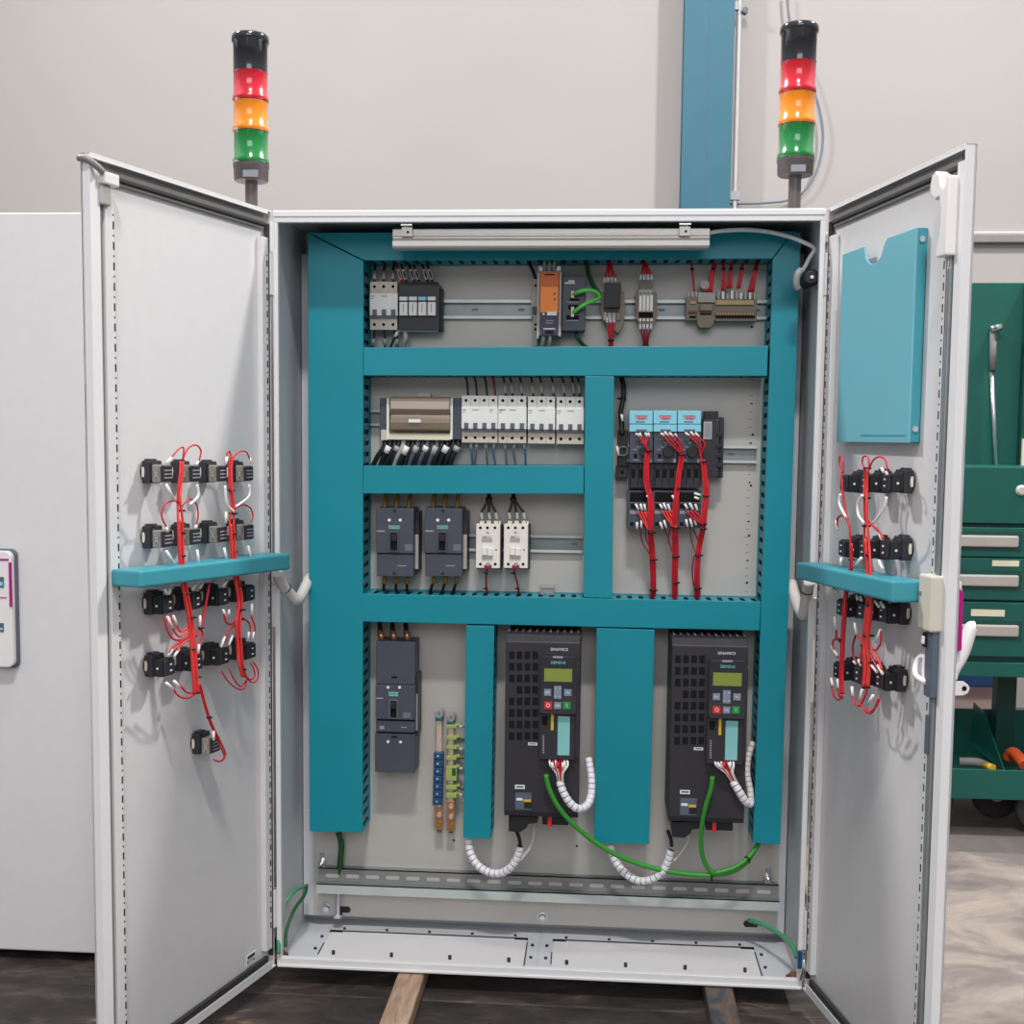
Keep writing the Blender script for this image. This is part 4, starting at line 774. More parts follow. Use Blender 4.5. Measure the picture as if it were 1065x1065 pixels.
harness('right red harness running down beside the right motor starter', h3, .0027, [((732, 480, YH-.001), .005), ((733.5, 516, YH-.001), .006), ((731, 545, YH), .006), ((731, 550, YH), .006), ((726, 577.5, .163), .008), ((725, 612, .184), .0075)], [((712.5, 450, YH), (717, 453, YH)), ((718, 449, YH), (722, 453, YH)), ((723, 450, YH), (727, 454, YH)), ((712, 524, YH+.008), (715, 529, YH+.006)), ((717, 523, YH+.008), (721, 530, YH+.006)), ((723, 524, YH+.008), (725.5, 531, YH+.006)), ((713.5, 540, YH+.008), (715, 548, YH+.008)), ((717.5, 539, YH+.008), (720, 548, YH+.008)), ((721.5, 538.5, YH+.008), (724, 546, YH+.008)), ((722, 513, YH), (729, 515, YH)), ((722, 517, YH), (727, 519, YH))])

# ---------------- tall moulded breaker, bus bars
t = thing('main_breaker', (U(412, 804, PL).x, PL-.05, U(412, 804, .14).z), 'tallest slate breaker, standing at the lower left beside the wide duct', 'breaker')
Y1 = PL-.085; f = MB(); f.pbox(391, 667.5, 431.5, 712, Y1+.008, PL-.003, 'anthracite'); f.pbox(390.5, 713, 431.5, 748.5, Y1, PL-.003, 'anthracite'); f.pbox(391, 750, 431.5, 761.5, Y1+.004, PL-.003, 'anthracite'); f.pbox(390, 763, 431.5, 803.5, Y1+.008, PL-.003, 'anthracite'); f.pbox(391.5, 711, 431, 764, Y1+.014, PL-.004, 'void'); f.build('housing', t, .0012)
f = MB(); f.pbox(431, 702, 435, 765, PL-.06, PL-.003, 'black_plastic'); f.pbox(431.5, 722, 434.4, 760, PL-.064, PL-.02, 'text_grey'); f.build('side_accessory', t, .001)
f = MB(); f.pbox(404.5, 728, 413.5, 747.5, Y1-.002, Y1+.002, 'anthracite_light'); f.pbox(405.6, 729, 412.6, 746.5, Y1-.0025, Y1, 'void'); f.pbox(406.2, 731, 412, 737, Y1-.011, Y1, 'black'); f.build('toggle', t, .0008)
f = MB()
for px, py, yy in ((403.5, 715, Y1), (415.5, 715, Y1), (403.5, 771.5, Y1+.008), (416.5, 771.8, Y1+.008)): f.pcyl(px, py, yy-.001, yy, 1.6, 'text_white')
f.build('white_plug', t)
f = MB(); f.pbox(404, 719.8, 414.3, 724, Y1-.0006, Y1, 'mint'); f.pbox(419, 741, 427, 747, Y1-.0005, Y1, 'anthracite_light'); f.build('front_label', t); f = MB(); f.pbox(390.8, 725.5, 398.5, 727, Y1-.0005, Y1, 'text_grey'); f.pbox(395, 755, 399.6, 758.5, Y1+.0035, Y1+.005, 'text_grey'); f.pbox(417, 756, 423, 757, Y1+.0035, Y1+.005, 'text_grey'); f.pbox(407, 703.5, 413, 705.5, Y1+.0075, Y1+.009, 'void'); f.pbox(407, 765.5, 413, 767.5, Y1+.0075, Y1+.009, 'void'); f.build('printed_marking', t); text('SIEMENS', 409.2, 722, Y1-.0007, 2.4, 'ink', t)
for k, xc in enumerate((397, 410, 424)): wire([(xc-2, 648, .2), (xc-1.5, 656, .185), (xc+.5, 668, .18)], .0058, 'black_wire', 'thick black cable entering the top of the tallest slate breaker', 'cable', group='cables above the tallest breaker', name='power_cable', sleeve=(1, .9), sm='copper', seg=9)
def busbar(cx, yt, yb, label, clamp):
    t = thing('busbar', (U(cx, yb, PL).x, PL-.03, U(cx, yb, PL-.03).z), label, 'busbar', 'vertical copper busbars')
    Y1 = PL-.03; x0, x1, z0, z1 = R4(cx-2.8, yt, cx+2.8, yb, Y1)
    f = MB(); f.box(x0, x1, Y1, Y1+.006, z0, z1, 'copper_pale'); f.build('bar', t, .0008)
    f = MB(); f.pbox(cx-4.3, 833, cx+4.3, yb+1, Y1-.006, Y1, 'copper'); f.build('end_plate', t, .0008)
    for py in (837, 848, 858): f = MB(); f.pcyl(cx+.2, py+(2 if cx > 461 else 0), Y1-.012, Y1-.005, 2.6, 'brass' if py == 858 else 'copper_pale', 14); f.build('bolt', t)
    f = MB(); f.pbox(cx-2.2, 866, cx+2.2, yb+2, Y1, PL-.001, 'gasket_grey'); f.build('foot', t); f = MB(); f.pcyl(cx, yt+2, Y1-.008, PL-.001, 4.2, 'clear_grey', 18); f.pcyl(cx, yt+1, Y1-.010, Y1-.007, 1.6, 'gasket_grey', 12); f.build('insulator', t)
    f = MB(); f.pbox(cx-4, yt+5.5, cx+4, yt+9, Y1-.008, Y1+.01, 'teal_clamp'); f.build('insulator_foot', t, .001)
    return t, Y1
t, Yb1 = busbar(456.5, 741, 862, 'left copper busbar with blue clamps', 0)
for k in range(7):
    py = 783+7.9*k; x = 456-.2*k; c = thing('blue_clamp', U(x, py+4, Yb1-.01), 'blue terminal clamp on the left busbar, %s in its column' % ['topmost', 'second from the top', 'third from the top', 'fourth from the top', 'third from the bottom', 'second from the bottom', 'lowest'][k], 'terminal clamp', 'blue clamps on the left busbar')
    f = MB(); f.pbox(x-5, py, x+5, py+7.2, Yb1-.014, Yb1+.006, 'blue_clamp'); f.build('body', c, .0015); f = MB(); f.pcyl(x-.5, py+3.4, Yb1-.016, Yb1-.013, 1.5, 'screw', 10); f.build('screw', c)
t, Yb2 = busbar(468.8, 745, 864, 'right copper busbar with yellow-green clamps', 0)
for k, (py, h, tall) in enumerate(((754, 3.4, 0), (766, 3.4, 0), (776, 3.4, 0), (786.5, 4, 0), (797, 15, 1), (817, 4.5, 0), (825, 5, 0))):
    c = thing('yellow_clamp', U(469, py+h, Yb2-.01), 'yellow-green terminal clamp on the right busbar, %s' % ['topmost', 'second from the top', 'third from the top', 'fourth from the top, just above the big one', 'the big square one', 'second from the bottom', 'lowest'][k], 'terminal clamp', 'yellow-green clamps on the right busbar')
    f = MB(); f.pbox(464, py, 475, py+h, Yb2-.012, Yb2+.006, 'yellow_green')
    if tall: f.pbox(470, py+2, 474, py+10, Yb2-.0125, Yb2-.01, 'green_dark')
    f.pbox(472, py-1, 478, py+1.6, Yb2-.008, Yb2+.004, 'yellow_green'); f.build('body', c, .001)
    wire([(476, py+1, .2), (481, py+2+(k % 3), .198), (488, py+1, .2)], .0026, 'green_dark' if k % 2 else 'green_translucent', 'short green earth wire from the %s yellow-green clamp into the duct' % ['topmost', 'second', 'third', 'fourth', 'big square', 'second lowest', 'lowest'][k], group='earth wires beside the busbars', sleeve=(0, .9) if k % 2 == 0 else None)
wire([(352, 866, .205), (355, 878, .205), (354, 895, .207), (353, 912, .21)], .0075, 'green_dark', 'thick dark green cable dropping below the widest duct to the bottom rail', 'cable', name='earth_cable')

# ---------------- drives
def drive():
    t = thing('frequency_drive', (U(565, 850, PL).x, PL-.08, U(565, 850, .06).z), 'black frequency drive on the left, between the narrow and the broad duct', 'drive', 'black frequency drives')
    Yf = .060; f = MB(); x0, x1, z0, z1 = R4(526.5, 668, 601.5, 850, Yf); zt = z1+.014
    a0, a1, b0, b1 = R4(525, 668, 602.5, 850, Yf)
    f.prism([(Yf, z0+.012), (Yf+.004, z0), (PL-.004, z0), (PL-.004, zt), (Yf+.02, zt), (Yf, z1)], 0, a0, a1, 'drive_grey'); f.build('housing', t, .002)
    f = MB(); zz = zt
    for k in range(11):
        xx = a0+.006+(a1-a0-.012)*k/10; f.box(xx-.0022, xx+.0022, Yf+.024, PL-.03, zz-.002, zz+.006, 'black_plastic'); f.cyl((xx, Yf+.03, zz+.002), 2, .003, 0, .006, 'terminal_brown' if k % 3 else 'steel', 8)
    f.build('cooling_fin', t)
    f = MB()
    for r in range(8):
        for c in range(4):
            if r == 3 and c == 0: continue
            cx = 532.2+8.15*c; cy = 681.5+12*r; f.pbox(cx-2.9, cy-3.9, cx+2.9, cy+3.9, Yf-.0006, Yf+.002, 'void')
    f.build('vent_grille', t)
    f = MB(); f.pbox(561, 743, 598, 790, Yf-.020, Yf, 'drive_grey'); f.pbox(598, 690, 602.5, 788, Yf-.012, Yf+.01, 'drive_grey'); cu = f.build('control_unit', t, .0015)
    f = MB(); f.pbox(580, 745, 592.5, 785.5, Yf-.0206, Yf-.0195, 'mint'); f.build('data_label', cu)
    f = MB(); f.pbox(573, 742, 575.8, 759.5, Yf-.021, Yf-.019, 'yellow'); f.pbox(563.5, 745, 569.5, 754.5, Yf-.0205, Yf-.018, 'void'); f.build('card_slot', cu)
    f = MB(); 
    for k in range(8): f.pbox(564.4, 765+k*2.4, 566, 766.6+k*2.4, Yf-.0205, Yf-.019, 'text_grey')
    f.build('printed_marking', cu)
    Yp = Yf-.034; f = MB(); a = R4(562, 683, 599.5, 743, Yp); f.prism(rrect(a[0], a[1], a[2], a[3], .006), 1, Yp, Yf-.002, 'cap_black'); op = f.build('operator_panel', t, .001)
    f = MB(); f.pbox(566, 695.5, 595, 709, Yp-.0005, Yp+.001, 'lcd'); f.build('display', op)
    def key(x, y, w_, h_, m): g = MB(); g.pbox(x-w_/2, y-h_/2, x+w_/2, y+h_/2, Yp-.0015, Yp+.001, m); return g.build('key', op, .0006)
    key(569.5, 720.3, 7.4, 7, 'grey_key'); key(590.5, 720.5, 7.8, 7, 'grey_key'); key(580, 720.3, 7.8, 13.4, 'grey_key'); key(570, 733.8, 8, 7.6, 'red_key')['label'] = 'red stop key'; key(580, 734, 7.6, 7, 'grey_key'); key(589.5, 734, 7.8, 7.4, 'green_key')['label'] = 'green start key'
    text('ESC', 569.5, 720.3, Yp-.0017, 2.2, 'text_white', op); text('OK', 580, 734, Yp-.0017, 2.4, 'text_white', op); text('FN', 590.5, 720.5, Yp-.0017, 2.2, 'text_white', op); text('I', 589.5, 734, Yp-.0017, 4, 'text_white', op); text('O', 570, 733.8, Yp-.0017, 4, 'text_white', op)
    f = MB()
    for dx, dy in ((-2.6, -5), (2.4, -5), (-2.6, 5), (2.4, 5)): f.pcyl(580+dx, 720.3+dy*.8, Yp-.0019, Yp-.001, .6, 'text_white', 8)
    f.build('arrow_mark', op)
    text('SIEMENS', 580.6, 689.3, Yp-.0006, 3.0, 'text_teal', op); f = MB(); f.pbox(575, 682.5, 585.5, 684.6, Yp-.0006, Yp+.001, 'text_grey'); f.build('release_tab', op)
    text('SINAMICS', 581.7, 675.6, Yf-.0004, 3.0, 'text_white', t)
    f = MB(); f.pbox(549.3, 772.4, 558.7, 775.2, Yf-.0006, Yf, 'text_white'); f.pbox(550.5, 773.3, 557.5, 774.3, Yf-.0008, Yf, 'ink'); f.pbox(535.6, 816.3, 545.8, 820.4, Yf-.0006, Yf, 'text_white'); f.pbox(537, 817.6, 544.5, 819, Yf-.0008, Yf, 'ink'); f.build('white_label', t)
    f = MB(); f.pbox(536, 824.5, 552.8, 842, Yf-.0007, Yf, 'slate'); f.pbox(544.5, 831.5, 552, 834, Yf-.0012, Yf, 'yellow'); f.pbox(537, 830, 543.5, 832.5, Yf-.001, Yf, 'text_white'); f.pbox(545, 834.5, 553, 841, Yf-.001, Yf, 'black'); f.build('warning_label', t)
    f = MB(); f.prism([(U(x, y, Yf+.01).x, U(x, y, Yf+.01).z) for x, y in ((529, 850), (559, 850), (559, 856), (549, 857.5), (548, 861), (541, 866), (529, 865))], 1, Yf+.012, PL-.04, 'black'); f.pbox(564, 850, 591, 858, Yf+.02, PL-.03, 'black'); f.pbox(569.5, 850, 573.8, 860, Yf+.012, Yf+.02, 'red_key'); f.build('bottom_connector', t, .001)
    return t
dv = drive()
shift = U(717.8, 728.5, .06)-U(545, 724, .06)
def dup(o, parent=None):
    c = o.copy(); COL.objects.link(c); c.parent = parent
    for ch in list(o.children): dup(ch, c)
    return c
dv2 = dup(dv); dv2.location = dv.location+Vector((shift.x, 0, shift.z)); dv2['label'] = 'black frequency drive on the right, between the broad duct and the right side duct'
def spiral(pts, r, label, m='spiral_white', name='spiral_wrapped_cable', Y=None, bands=None, side=None):
    P = [U(*p) for p in pts] if not side else pts
    L = sum((P[i+1]-P[i]).length for i in range(len(P)-1)); n = max(4, int(L/.012))
    f = MB(); f.tube(P, r*.86, 'gasket_grey', 10, 8); o = tag(f.build(name), label, 'cable')
    # wrapped turns as overlapping cuffs
    Q = []
    for i in range(len(P)-1):
        p0 = P[max(i-1, 0)]; p1 = P[i]; p2 = P[i+1]; p3 = P[min(i+2, len(P)-1)]
        for k in range(20):
            t = k/20; Q.append(.5*((2*p1)+(p2-p0)*t+(2*p0-5*p1+4*p2-p3)*t*t+(3*p1-p0-3*p2+p3)*t**3))
    Q.append(P[-1]); D = [0]
    for i in range(len(Q)-1): D.append(D[-1]+(Q[i+1]-Q[i]).length)
    def at(d):
        for i in range(len(Q)-1):
            if D[i+1] >= d: u = (d-D[i])/max(1e-9, D[i+1]-D[i]); return Q[i].lerp(Q[i+1], u)
        return Q[-1]
    n = max(4, int(D[-1]/.0125)); g = MB(); st = D[-1]/n
    for k in range(n):
        a = at(k*st+st*.06); b = at(k*st+st*.5); c = at(k*st+st*.95); g.tube([a, b, c], r, m, 10, 2, rad=lambda t_: .93+.1*t_)
    g.build('spiral_wrap', o); return o
spiral([(487, 873, .15), (489, 886, .14), (496, 899, .13), (508, 907, .12), (520, 908, .115), (530, 903, .11), (538, 892, .11), (541, 880, .11)], .0098, 'white wrapped cable looping under the left drive to the narrow duct')
spiral([(635, 879, .15), (638, 891, .14), (646, 904, .13), (659, 914, .12), (671, 916, .115), (684, 911, .11), (693, 900, .11), (698, 884, .11)], .0098, 'white wrapped cable looping under the right drive to the broad duct')
spiral([(582, 812, .05), (585, 822, .045), (592, 834, .045), (601, 841, .05), (610, 838, .07), (614.5, 828, .09), (615, 810, .11), (612, 789, .14)], .0095, 'white wrapped control cable looping right of the left drive')
spiral([(762, 812, .05), (768, 822, .045), (775, 833, .05), (781, 836, .06)], .0095, 'white wrapped control cable of the right drive, lower leg')
spiral([(781, 836, .065), (780, 822, .09), (777, 805, .12), (778, 788, .15), (783, 772, .17)], .008, 'grey wrapped control cable rising beside the right drive into the duct', 'hose_white')
for k, (xo, nm) in enumerate(((0, 'left'), (157.5, 'right'))):
    wire([(537+xo, 864, .10), (540+xo, 872, .105), (541+xo, 880, .108)], .0045, 'black_wire', 'black cable end between the %s drive and its white wrapped loop' % nm, 'cable', name='power_cable')
    wire([(555+xo+2*k, 855, .12), (555+xo+4*k, 870, .12), (551+xo+3*k, 882, .115), (540+xo+3*k, 896, .11)], .0042, 'pipe_grey', 'thin pale grey cable hanging under the %s drive' % nm, 'cable', name='control_cable')
    xb = 569.5 if k == 0 else 742
    t = thing('control_wires', U(xb+10, 812, .05), 'red and white control wires leaving the underside of the %s drive unit' % nm, 'wire bundle')
    for j in range(7):
        f = MB(); f.tube([U(xb+3*j+2, 789, .05), U(xb+3*j+3, 796, .035), U(xb+9+1.2*j+(4 if k else 0), 804, .035), U(xb+11+.8*j+(8 if k else 0), 813, .045)], .0026, 'red_wire' if j in (1, 3, 4) else 'sleeve_white', 6); f.build('wire', t)
    for j in range(3):
        f = MB(); f.tube([U(xb+4+6*j, 793, .031), U(xb+6+5*j+(2 if k else 0), 799, .029)], .0036, 'sleeve_white' if j != 1 else 'red_wire', 6, 1); f.build('marker_sleeve', t)
wire([(568, 806, .03), (571, 820, .035), (580, 838, .045), (596, 857, .06), (618, 875, .08), (645, 891, .095), (680, 903, .105), (715, 909, .11), (740, 910, .112), (760, 907, .118), (776, 897, .13), (788, 879, .16)], .0058, 'green_cable', 'long green cable sweeping from the left drive to the right side duct', 'cable', name='network_cable', ties=(8,))
wire([(741, 808, .03), (739, 822, .035), (733, 842, .05), (729, 866, .07), (730, 888, .09), (736, 902, .105), (743, 909, .108)], .0055, 'green_cable', 'green cable hanging from the right drive onto the long green cable', 'cable', name='network_cable')
wire([(743, 908, .104), (762, 903, .11), (777, 893, .122), (789, 878, .15)], .0055, 'green_cable', 'short green cable doubling the end of the long green cable', 'cable', name='network_cable', ties=(2,))

# ================================================================== LAMP, SWITCH
t = thing('cabinet_lamp', (U(572, 258, .03).x, .05, U(572, 258, .03).z), 'long aluminium strip lamp under the cabinet roof', 'lamp')
a = R4(408, 237.5, 738.5, 258, .03); zt = a[3]; zb_ = a[2]
f = MB(); f.box(a[0], a[1], .03, .075, zb_+.020, zt, 'aluminium'); f.box(a[0], a[1], .026, .03, zb_+.026, zb_+.030, 'steel'); f.build('profile', t, .0015)
f = MB(); f.prism([(.030, zb_+.020), (.024, zb_+.014), (.024, zb_+.004), (.030, zb_), (.065, zb_), (.070, zb_+.010), (.070, zb_+.020)], 0, a[0]+.001, a[1]-.001, 'lamp_glass'); f.build('diffuser', t, .001)
for px in (424, 712):
    f = MB(); c = U(px, 240, .03); hz = H-.036
    f.box(c.x-.012, c.x+.012, .02, .030, zt-.018, zt+.002, 'aluminium'); f.box(c.x-.010, c.x+.006, .030, .034, zt, H-.004, 'steel'); f.box(c.x-.013, c.x+.013, .0125, .034, H-.031, H-.027, 'screw'); f.prism([(.014, H-.031), (.017, H-.031), (.031, zt), (.028, zt)], 0, c.x-.007, c.x+.007, 'steel'); f.cyl((c.x+.002, .0185, zt-.009), 1, .0028, 0, .002, 'void', 8); f.build('bracket', t, .0008)
wire([(738, 242, .05), (752, 240, .06), (775, 239, .07), (798, 241, .08), (820, 246, .085), (838, 253, .085), (847, 259, .09), (842, 268, .09), (837, 278, .085), (831, 286, .08)], .0048, 'sleeve_white', 'white flat lamp cable looping from the strip lamp to the round door switch', 'cable', name='lamp_cable')
t = thing('door_switch', (U(844, 289, .03).x, .05, U(844, 297, .03).z), 'round black door contact switch at the upper right of the frame', 'switch')
f = MB(); c = U(844, 288.5, .03); f.lathe([(.012, 0), (.019, .004), (.019, .02), (.016, .03), (.016, .07)], (c.x, .03, c.z), 1, 'black', 22); f.build('housing', t)
f = MB(); f.cyl((c.x, .022, c.z), 1, .0035, 0, .009, 'text_white', 12); f.build('plunger', t); f = MB(); f.box(c.x-.006, .597, .05, .056, c.z-.012, c.z+.012, 'steel'); f.build('bracket', t)
f = MB(); f.tube([U(833, 281, .045), U(829, 286, .04), U(828, 296, .045), U(830, 300, .05)], .008, 'clear_grey', 8); f.build('clear_plug', t)
# side hoses
def hose(pts, label): f = MB(); f.tube([Vector(p) for p in pts], .0135, 'hose_white', 12, 6); o = tag(f.build('conduit_hose'), label, 'hose', 'white hoses between doors and cabinet'); 
A = ML @ UD('L', 291, 598, .03)
f = MB(); P = [U(288, 596, -.03), U(294, 609, .0), U(302, 618, .03), U(309, 624, .05), U(314, 618, .09), U(322, 600, .15)]; f.tube(P, .0125, 'hose_white', 12, 4, rad=lambda t_: 1-.04*(int(t_*40) % 2)); o = tag(f.build('conduit_hose'), 'white corrugated hose bending from the left door bar into the cabinet', 'hose'); g = MB(); p = U(296.5, 611.5, .01); g.tube([p, p+(P[2]-P[1]).normalized()*.003], .0138, 'gasket', 12, 1); g.build('hose_clip', o)
f = MB(); P = [U(842, 605, -.03), U(839, 618, .0), U(837, 632, .02), U(835, 640, .04), U(829, 628, .10), U(823, 606, .15)]; f.tube(P, .0125, 'hose_white', 12, 4, rad=lambda t_: 1-.04*(int(t_*40) % 2)); o = tag(f.build('conduit_hose'), 'white corrugated hose bending from the right door bar into the cabinet', 'hose'); g = MB(); p = U(839.5, 614, -.008); g.tube([p, p+(P[2]-P[1]).normalized()*.003], .0138, 'gasket', 12, 1); g.build('hose_clip', o)

# green earth leads at the bottom corners
wire([(290, 992, -.008), (290, 970, .01), (294, 945, .06), (306, 927, .10), (319, 921, .19)], .0048, 'green_translucent', 'outer green earth lead rising from the lower left hinge corner', 'wire', name='earth_lead')
wire([(297, 985, .02), (298, 967, .04), (306, 946, .08), (317, 930, .14), (319, 921, .19)], .0042, 'green_dark', 'inner dark green earth lead at the lower left hinge corner', 'wire', name='earth_lead')
wire([(779, 957, .20), (795, 962, .16), (812, 972, .11), (824, 984, .06), (829, 996, .03)], .0055, 'green_translucent', 'green earth lead running to the lower right hinge corner', 'wire', name='earth_lead')
for px, py, nm in ((292, 990, 'left'), (826, 1000, 'right')):
    f = MB(); c = U(px, py, .03); f.lathe([(.018, 0), (.018, .004), (.010, .005), (.010, .012)], (c.x, .03, .01), 2, 'terminal_brown', 16); tag(f.build('earth_stud'), 'rusty brown earth stud washer in the lower %s corner of the sill' % nm, 'stud')
f = MB(); c = U(836, 1005, -.02); f.tube([U(833, 1018, -.01), U(836, 1008, -.015), U(836, 998, -.01)], .006, 'screw', 8); f.box(c.x-.012, c.x-.002, -.012, -.004, c.z-.01, c.z+.03, 'blue_clamp'); f.build('corner_hinge_pin', dR)

# ================================================================== DOOR EQUIPMENT
def door_bar(side, pts, thick, n1, label):
    # teal wiring bar: from the free side to past the hinge
    (fx, ft, fb), (nx, nt, nb) = pts; Mx = DM(side)          # hinge end on the front face, free end at the panel
    A0, A1 = UD(side, fx, ft, n1), UD(side, fx, fb, n1); B0, B1 = UD(side, nx, nt, 0), UD(side, nx, nb, 0)
    s0, s1 = A0.x, B0.x; t = thing('door_wiring_bar', Mx @ Vector(((s0+s1)/2, 0, B1.z)), label, 'wiring bar', 'teal wiring bars on the doors')
    f = MB(Mx); f.prism([(s0, A1.z), (s1, B1.z), (s1, B0.z), (s0, A0.z)], 1, -.0005, n1, 'teal_box')
    f.build('cover', t, .005, 3); return t
door_bar('L', ((302, 575.5, 592.5), (115, 592, 610)), 0, .066, 'teal wiring bar across the inside of the left door')
door_bar('R', ((828, 584.5, 602), (965, 604, 627)), 0, .066, 'teal wiring bar across the inside of the right door')
# document pocket on right door
t = None
c0 = UD('R', 960, 240, .0); c1 = UD('R', 948, 462, .0); n1 = .007
s1 = UD('R', 947, 250, n1).x; s0 = UD('R', 876, 270, n1).x
zt_ = UD('R', 930, 245, n1).z; zb_ = UD('R', 930, 460.5, n1).z
s1 = (UD('R', 959, 330, -.01).x); s0 = UD('R', 874, 330, n1).x
t = thing('document_pocket', MR @ Vector(((s0+s1)/2, 0, zb_)), 'light teal document pocket with a notched top on the right door', 'document pocket')
f = MB(MR); ls = s1-s0; zN = zt_
sc = UD('R', 902, 262, n1).x; sc = UD('R', 909, 262, n1).x; pts = [(s0, zb_), (s1, zb_), (s1, zN), (sc+.056, zN), (sc+.050, zN-.004)]+[(sc+.042*math.cos(math.radians(a_)), zN-.008-.032*math.sin(math.radians(a_))) for a_ in range(10, 171, 16)]+[(sc-.046, zN), (s0, zN)]
f.prism(pts, 1, n1-.0035, n1, 'teal_light'); f.build('front_panel', t, .001)
f = MB(MR); f.box(s1-.003, s1, -.0148, n1-.0035, zb_, zN, 'teal_box'); f.box(s0, s0+.003, -.0148, n1-.0035, zb_, zN, 'teal_box'); f.box(s0, s1, -.0148, n1-.0035, zb_, zb_+.003, 'teal_box'); f.box(s0, s1, -.0148, -.012, zb_, zN-.05, 'teal_box'); f.build('side_panel', t, .0008)
for z in (zN-.02, zb_+.025): f = MB(MR); f.cyl((s1, -.004, z), 0, .0055, 0, .003, 'screw', 12); f.build('screw', t)
f = MB(MR); f.box(s0+.12, s1-.01, n1, n1+.0004, zb_+.012, zb_+.015, 'teal_box'); f.build('embossed_line', t)

def contact(side, s, z, label, lower, grp, kind):
    Mx = DM(side); t = thing('contact_block', Mx @ Vector((s, -.014, z-.022)), label, 'contact block', grp)
    h = .0215; sg = 1
    f = MB(Mx); f.cyl((s, -.015, z), 1, .0185, 0, .006, 'black_plastic', 18)
    f.prism([(s-.019, z-h), (s+.019, z-h), (s+.019, z+h), (s-.019, z+h)], 1, -.011, .008, 'black_plastic'); f.box(s-.012, s+.017, .006, .014, z-h+.005, z+h-.004, 'black'); f.box(s-.010, s+.012, -.011, .004, z+h-.001, z+h+.0035, 'black_plastic'); f.build('holder', t, .0035)
    f = MB(Mx); f.prism([(-.010, z-.009), (-.0055, z-.010), (-.004, z-.004), (-.004, z+.004), (-.0055, z+.010), (-.010, z+.009)], 0, s+.0185, s+.0196, 'cream'); f.build('cream_cap', t)
    f = MB(Mx)
    m = 'module_grey' if kind else 'black'
    f.box(s-.017, s+.0195, .013, .031, z-h+.002, z+h-.007, m); f.box(s-.015, s+.017, .031, .0355, z-h+.004, z+h-.009, 'black_plastic')
    f.build('switch_module', t, .0025)
    f = MB(Mx); zc = z-.003
    if kind:
        for q in (-.010, -.003, .004): f.box(s-.013, s+.011, .0355, .0364, z+q-.002, z+q+.001, 'text_grey')
        for a0 in (-1, 1): f.prism([(.017, zc-.009*a0), (.019, zc-.010*a0), (.028, zc+.007*a0), (.026, zc+.008*a0)], 0, s+.0195, s+.0203, 'device_grey')
        ringx(f, s+.0195, .022, zc, .0065, .0078, 'gasket_grey')
    else:
        for q in (-.008, .004): f.box(s-.004, s+.002, .0355, .0364, z+q-.002, z+q+.001, 'text_white')
        f.cyl((s+.0195, .020, zc), 0, .0024, 0, .0008, 'text_white', 8)
    f.build('terminal_detail', t)
    return t
def ringx(f, x, cy, cz, r0, r1, m, seg=14):
    for k in range(seg):
        a0, a1 = 2*math.pi*k/seg, 2*math.pi*(k+1)/seg
        P = lambda r, a, x_: (x_, cy+r*math.cos(a), cz+r*math.sin(a))
        f.hexa([P(r0, a0, x), P(r1, a0, x), P(r1, a1, x), P(r0, a1, x)], [P(r0, a0, x+.0008), P(r1, a0, x+.0008), P(r1, a1, x+.0008), P(r0, a1, x+.0008)], m)
rowsL = [(491, 'top row', 0, 0), (559, 'second row', 2.3, .5), (628, 'third row', 4, 2), (693, 'fourth row', 5.6, 3)]
colsL = [(152, 'first from the free edge'), (182, 'second from the free edge'), (211, 'third from the free edge'), (239.5, 'nearest the hinge')]
for ri, (py, rn, dy, dx) in enumerate(rowsL):
    for ci, (px, cn) in enumerate(colsL):
        q = UD('L', px+dx, py-dy*ci, 0)
        contact('L', q.x-.019, q.z, 'black contact block on the left door, %s, %s' % (rn, cn), ri > 1, 'contact blocks on the left door', ri < 2)
q = UD('L', 204, 774, 0); contact('L', q.x-.019, q.z, 'single black contact block hanging alone lowest on the left door', True, 'contact blocks on the left door', True)
rowsR = [(501, 'top row', -.4, 0), (571, 'second row', .6, -1.8), (638, 'third row', 3.0, -4), (708, 'fourth row', 5.0, -7.5)]
colsR = [(944.5, 'first from the free edge'), (921.5, 'middle column'), (898.5, 'nearest the hinge')]
for ri, (py, rn, dy, dx) in enumerate(rowsR):
    for ci, (px, cn) in enumerate(colsR):
        q = UD('R', px+dx, py-dy*ci, 0)
        contact('R', q.x-.019, q.z, 'black contact block on the right door, %s, %s' % (rn, cn), ri > 1, 'contact blocks on the right door', False)

# red harnesses on the doors (door-plane pixels, n = distance in front of the panel)
N0 = .044
def trunk(pts, n, sp, r, m): return [([(x+(k-(n-1)/2)*sp*(.55 if i < 4 else 1), y, nn+random.uniform(-.002, .002)+.004*(k % 2)) for i, (x, y, nn) in enumerate(pts) if i >= (0, 4, 5, 0, 6)[k % 5]], r*.9, m) for k in range(n)]
def T(*p): return [(a, b, N0) for a, b in p]
s = trunk(T((189, 480), (188.5, 492), (187, 505), (186, 520), (187.5, 540), (188, 560), (189, 585), (191, 605), (194, 622), (198, 645), (200, 662), (202, 690), (204, 722)), 4, 1.5, .0027, 'red_bundle')
s += [(T((179, 475), (186, 467), (191, 466), (190, 478)), .0017, 'red_wire'), (T((190, 478), (196, 466), (204, 463), (209, 469), (207, 479)), .0017, 'red_wire'), (T((173, 548), (168, 536), (172, 524), (183, 521), (188, 527)), .0017, 'red_wire'), (T((189, 527), (197, 519), (204, 524), (206, 536), (204, 546)), .0017, 'red_wire')]
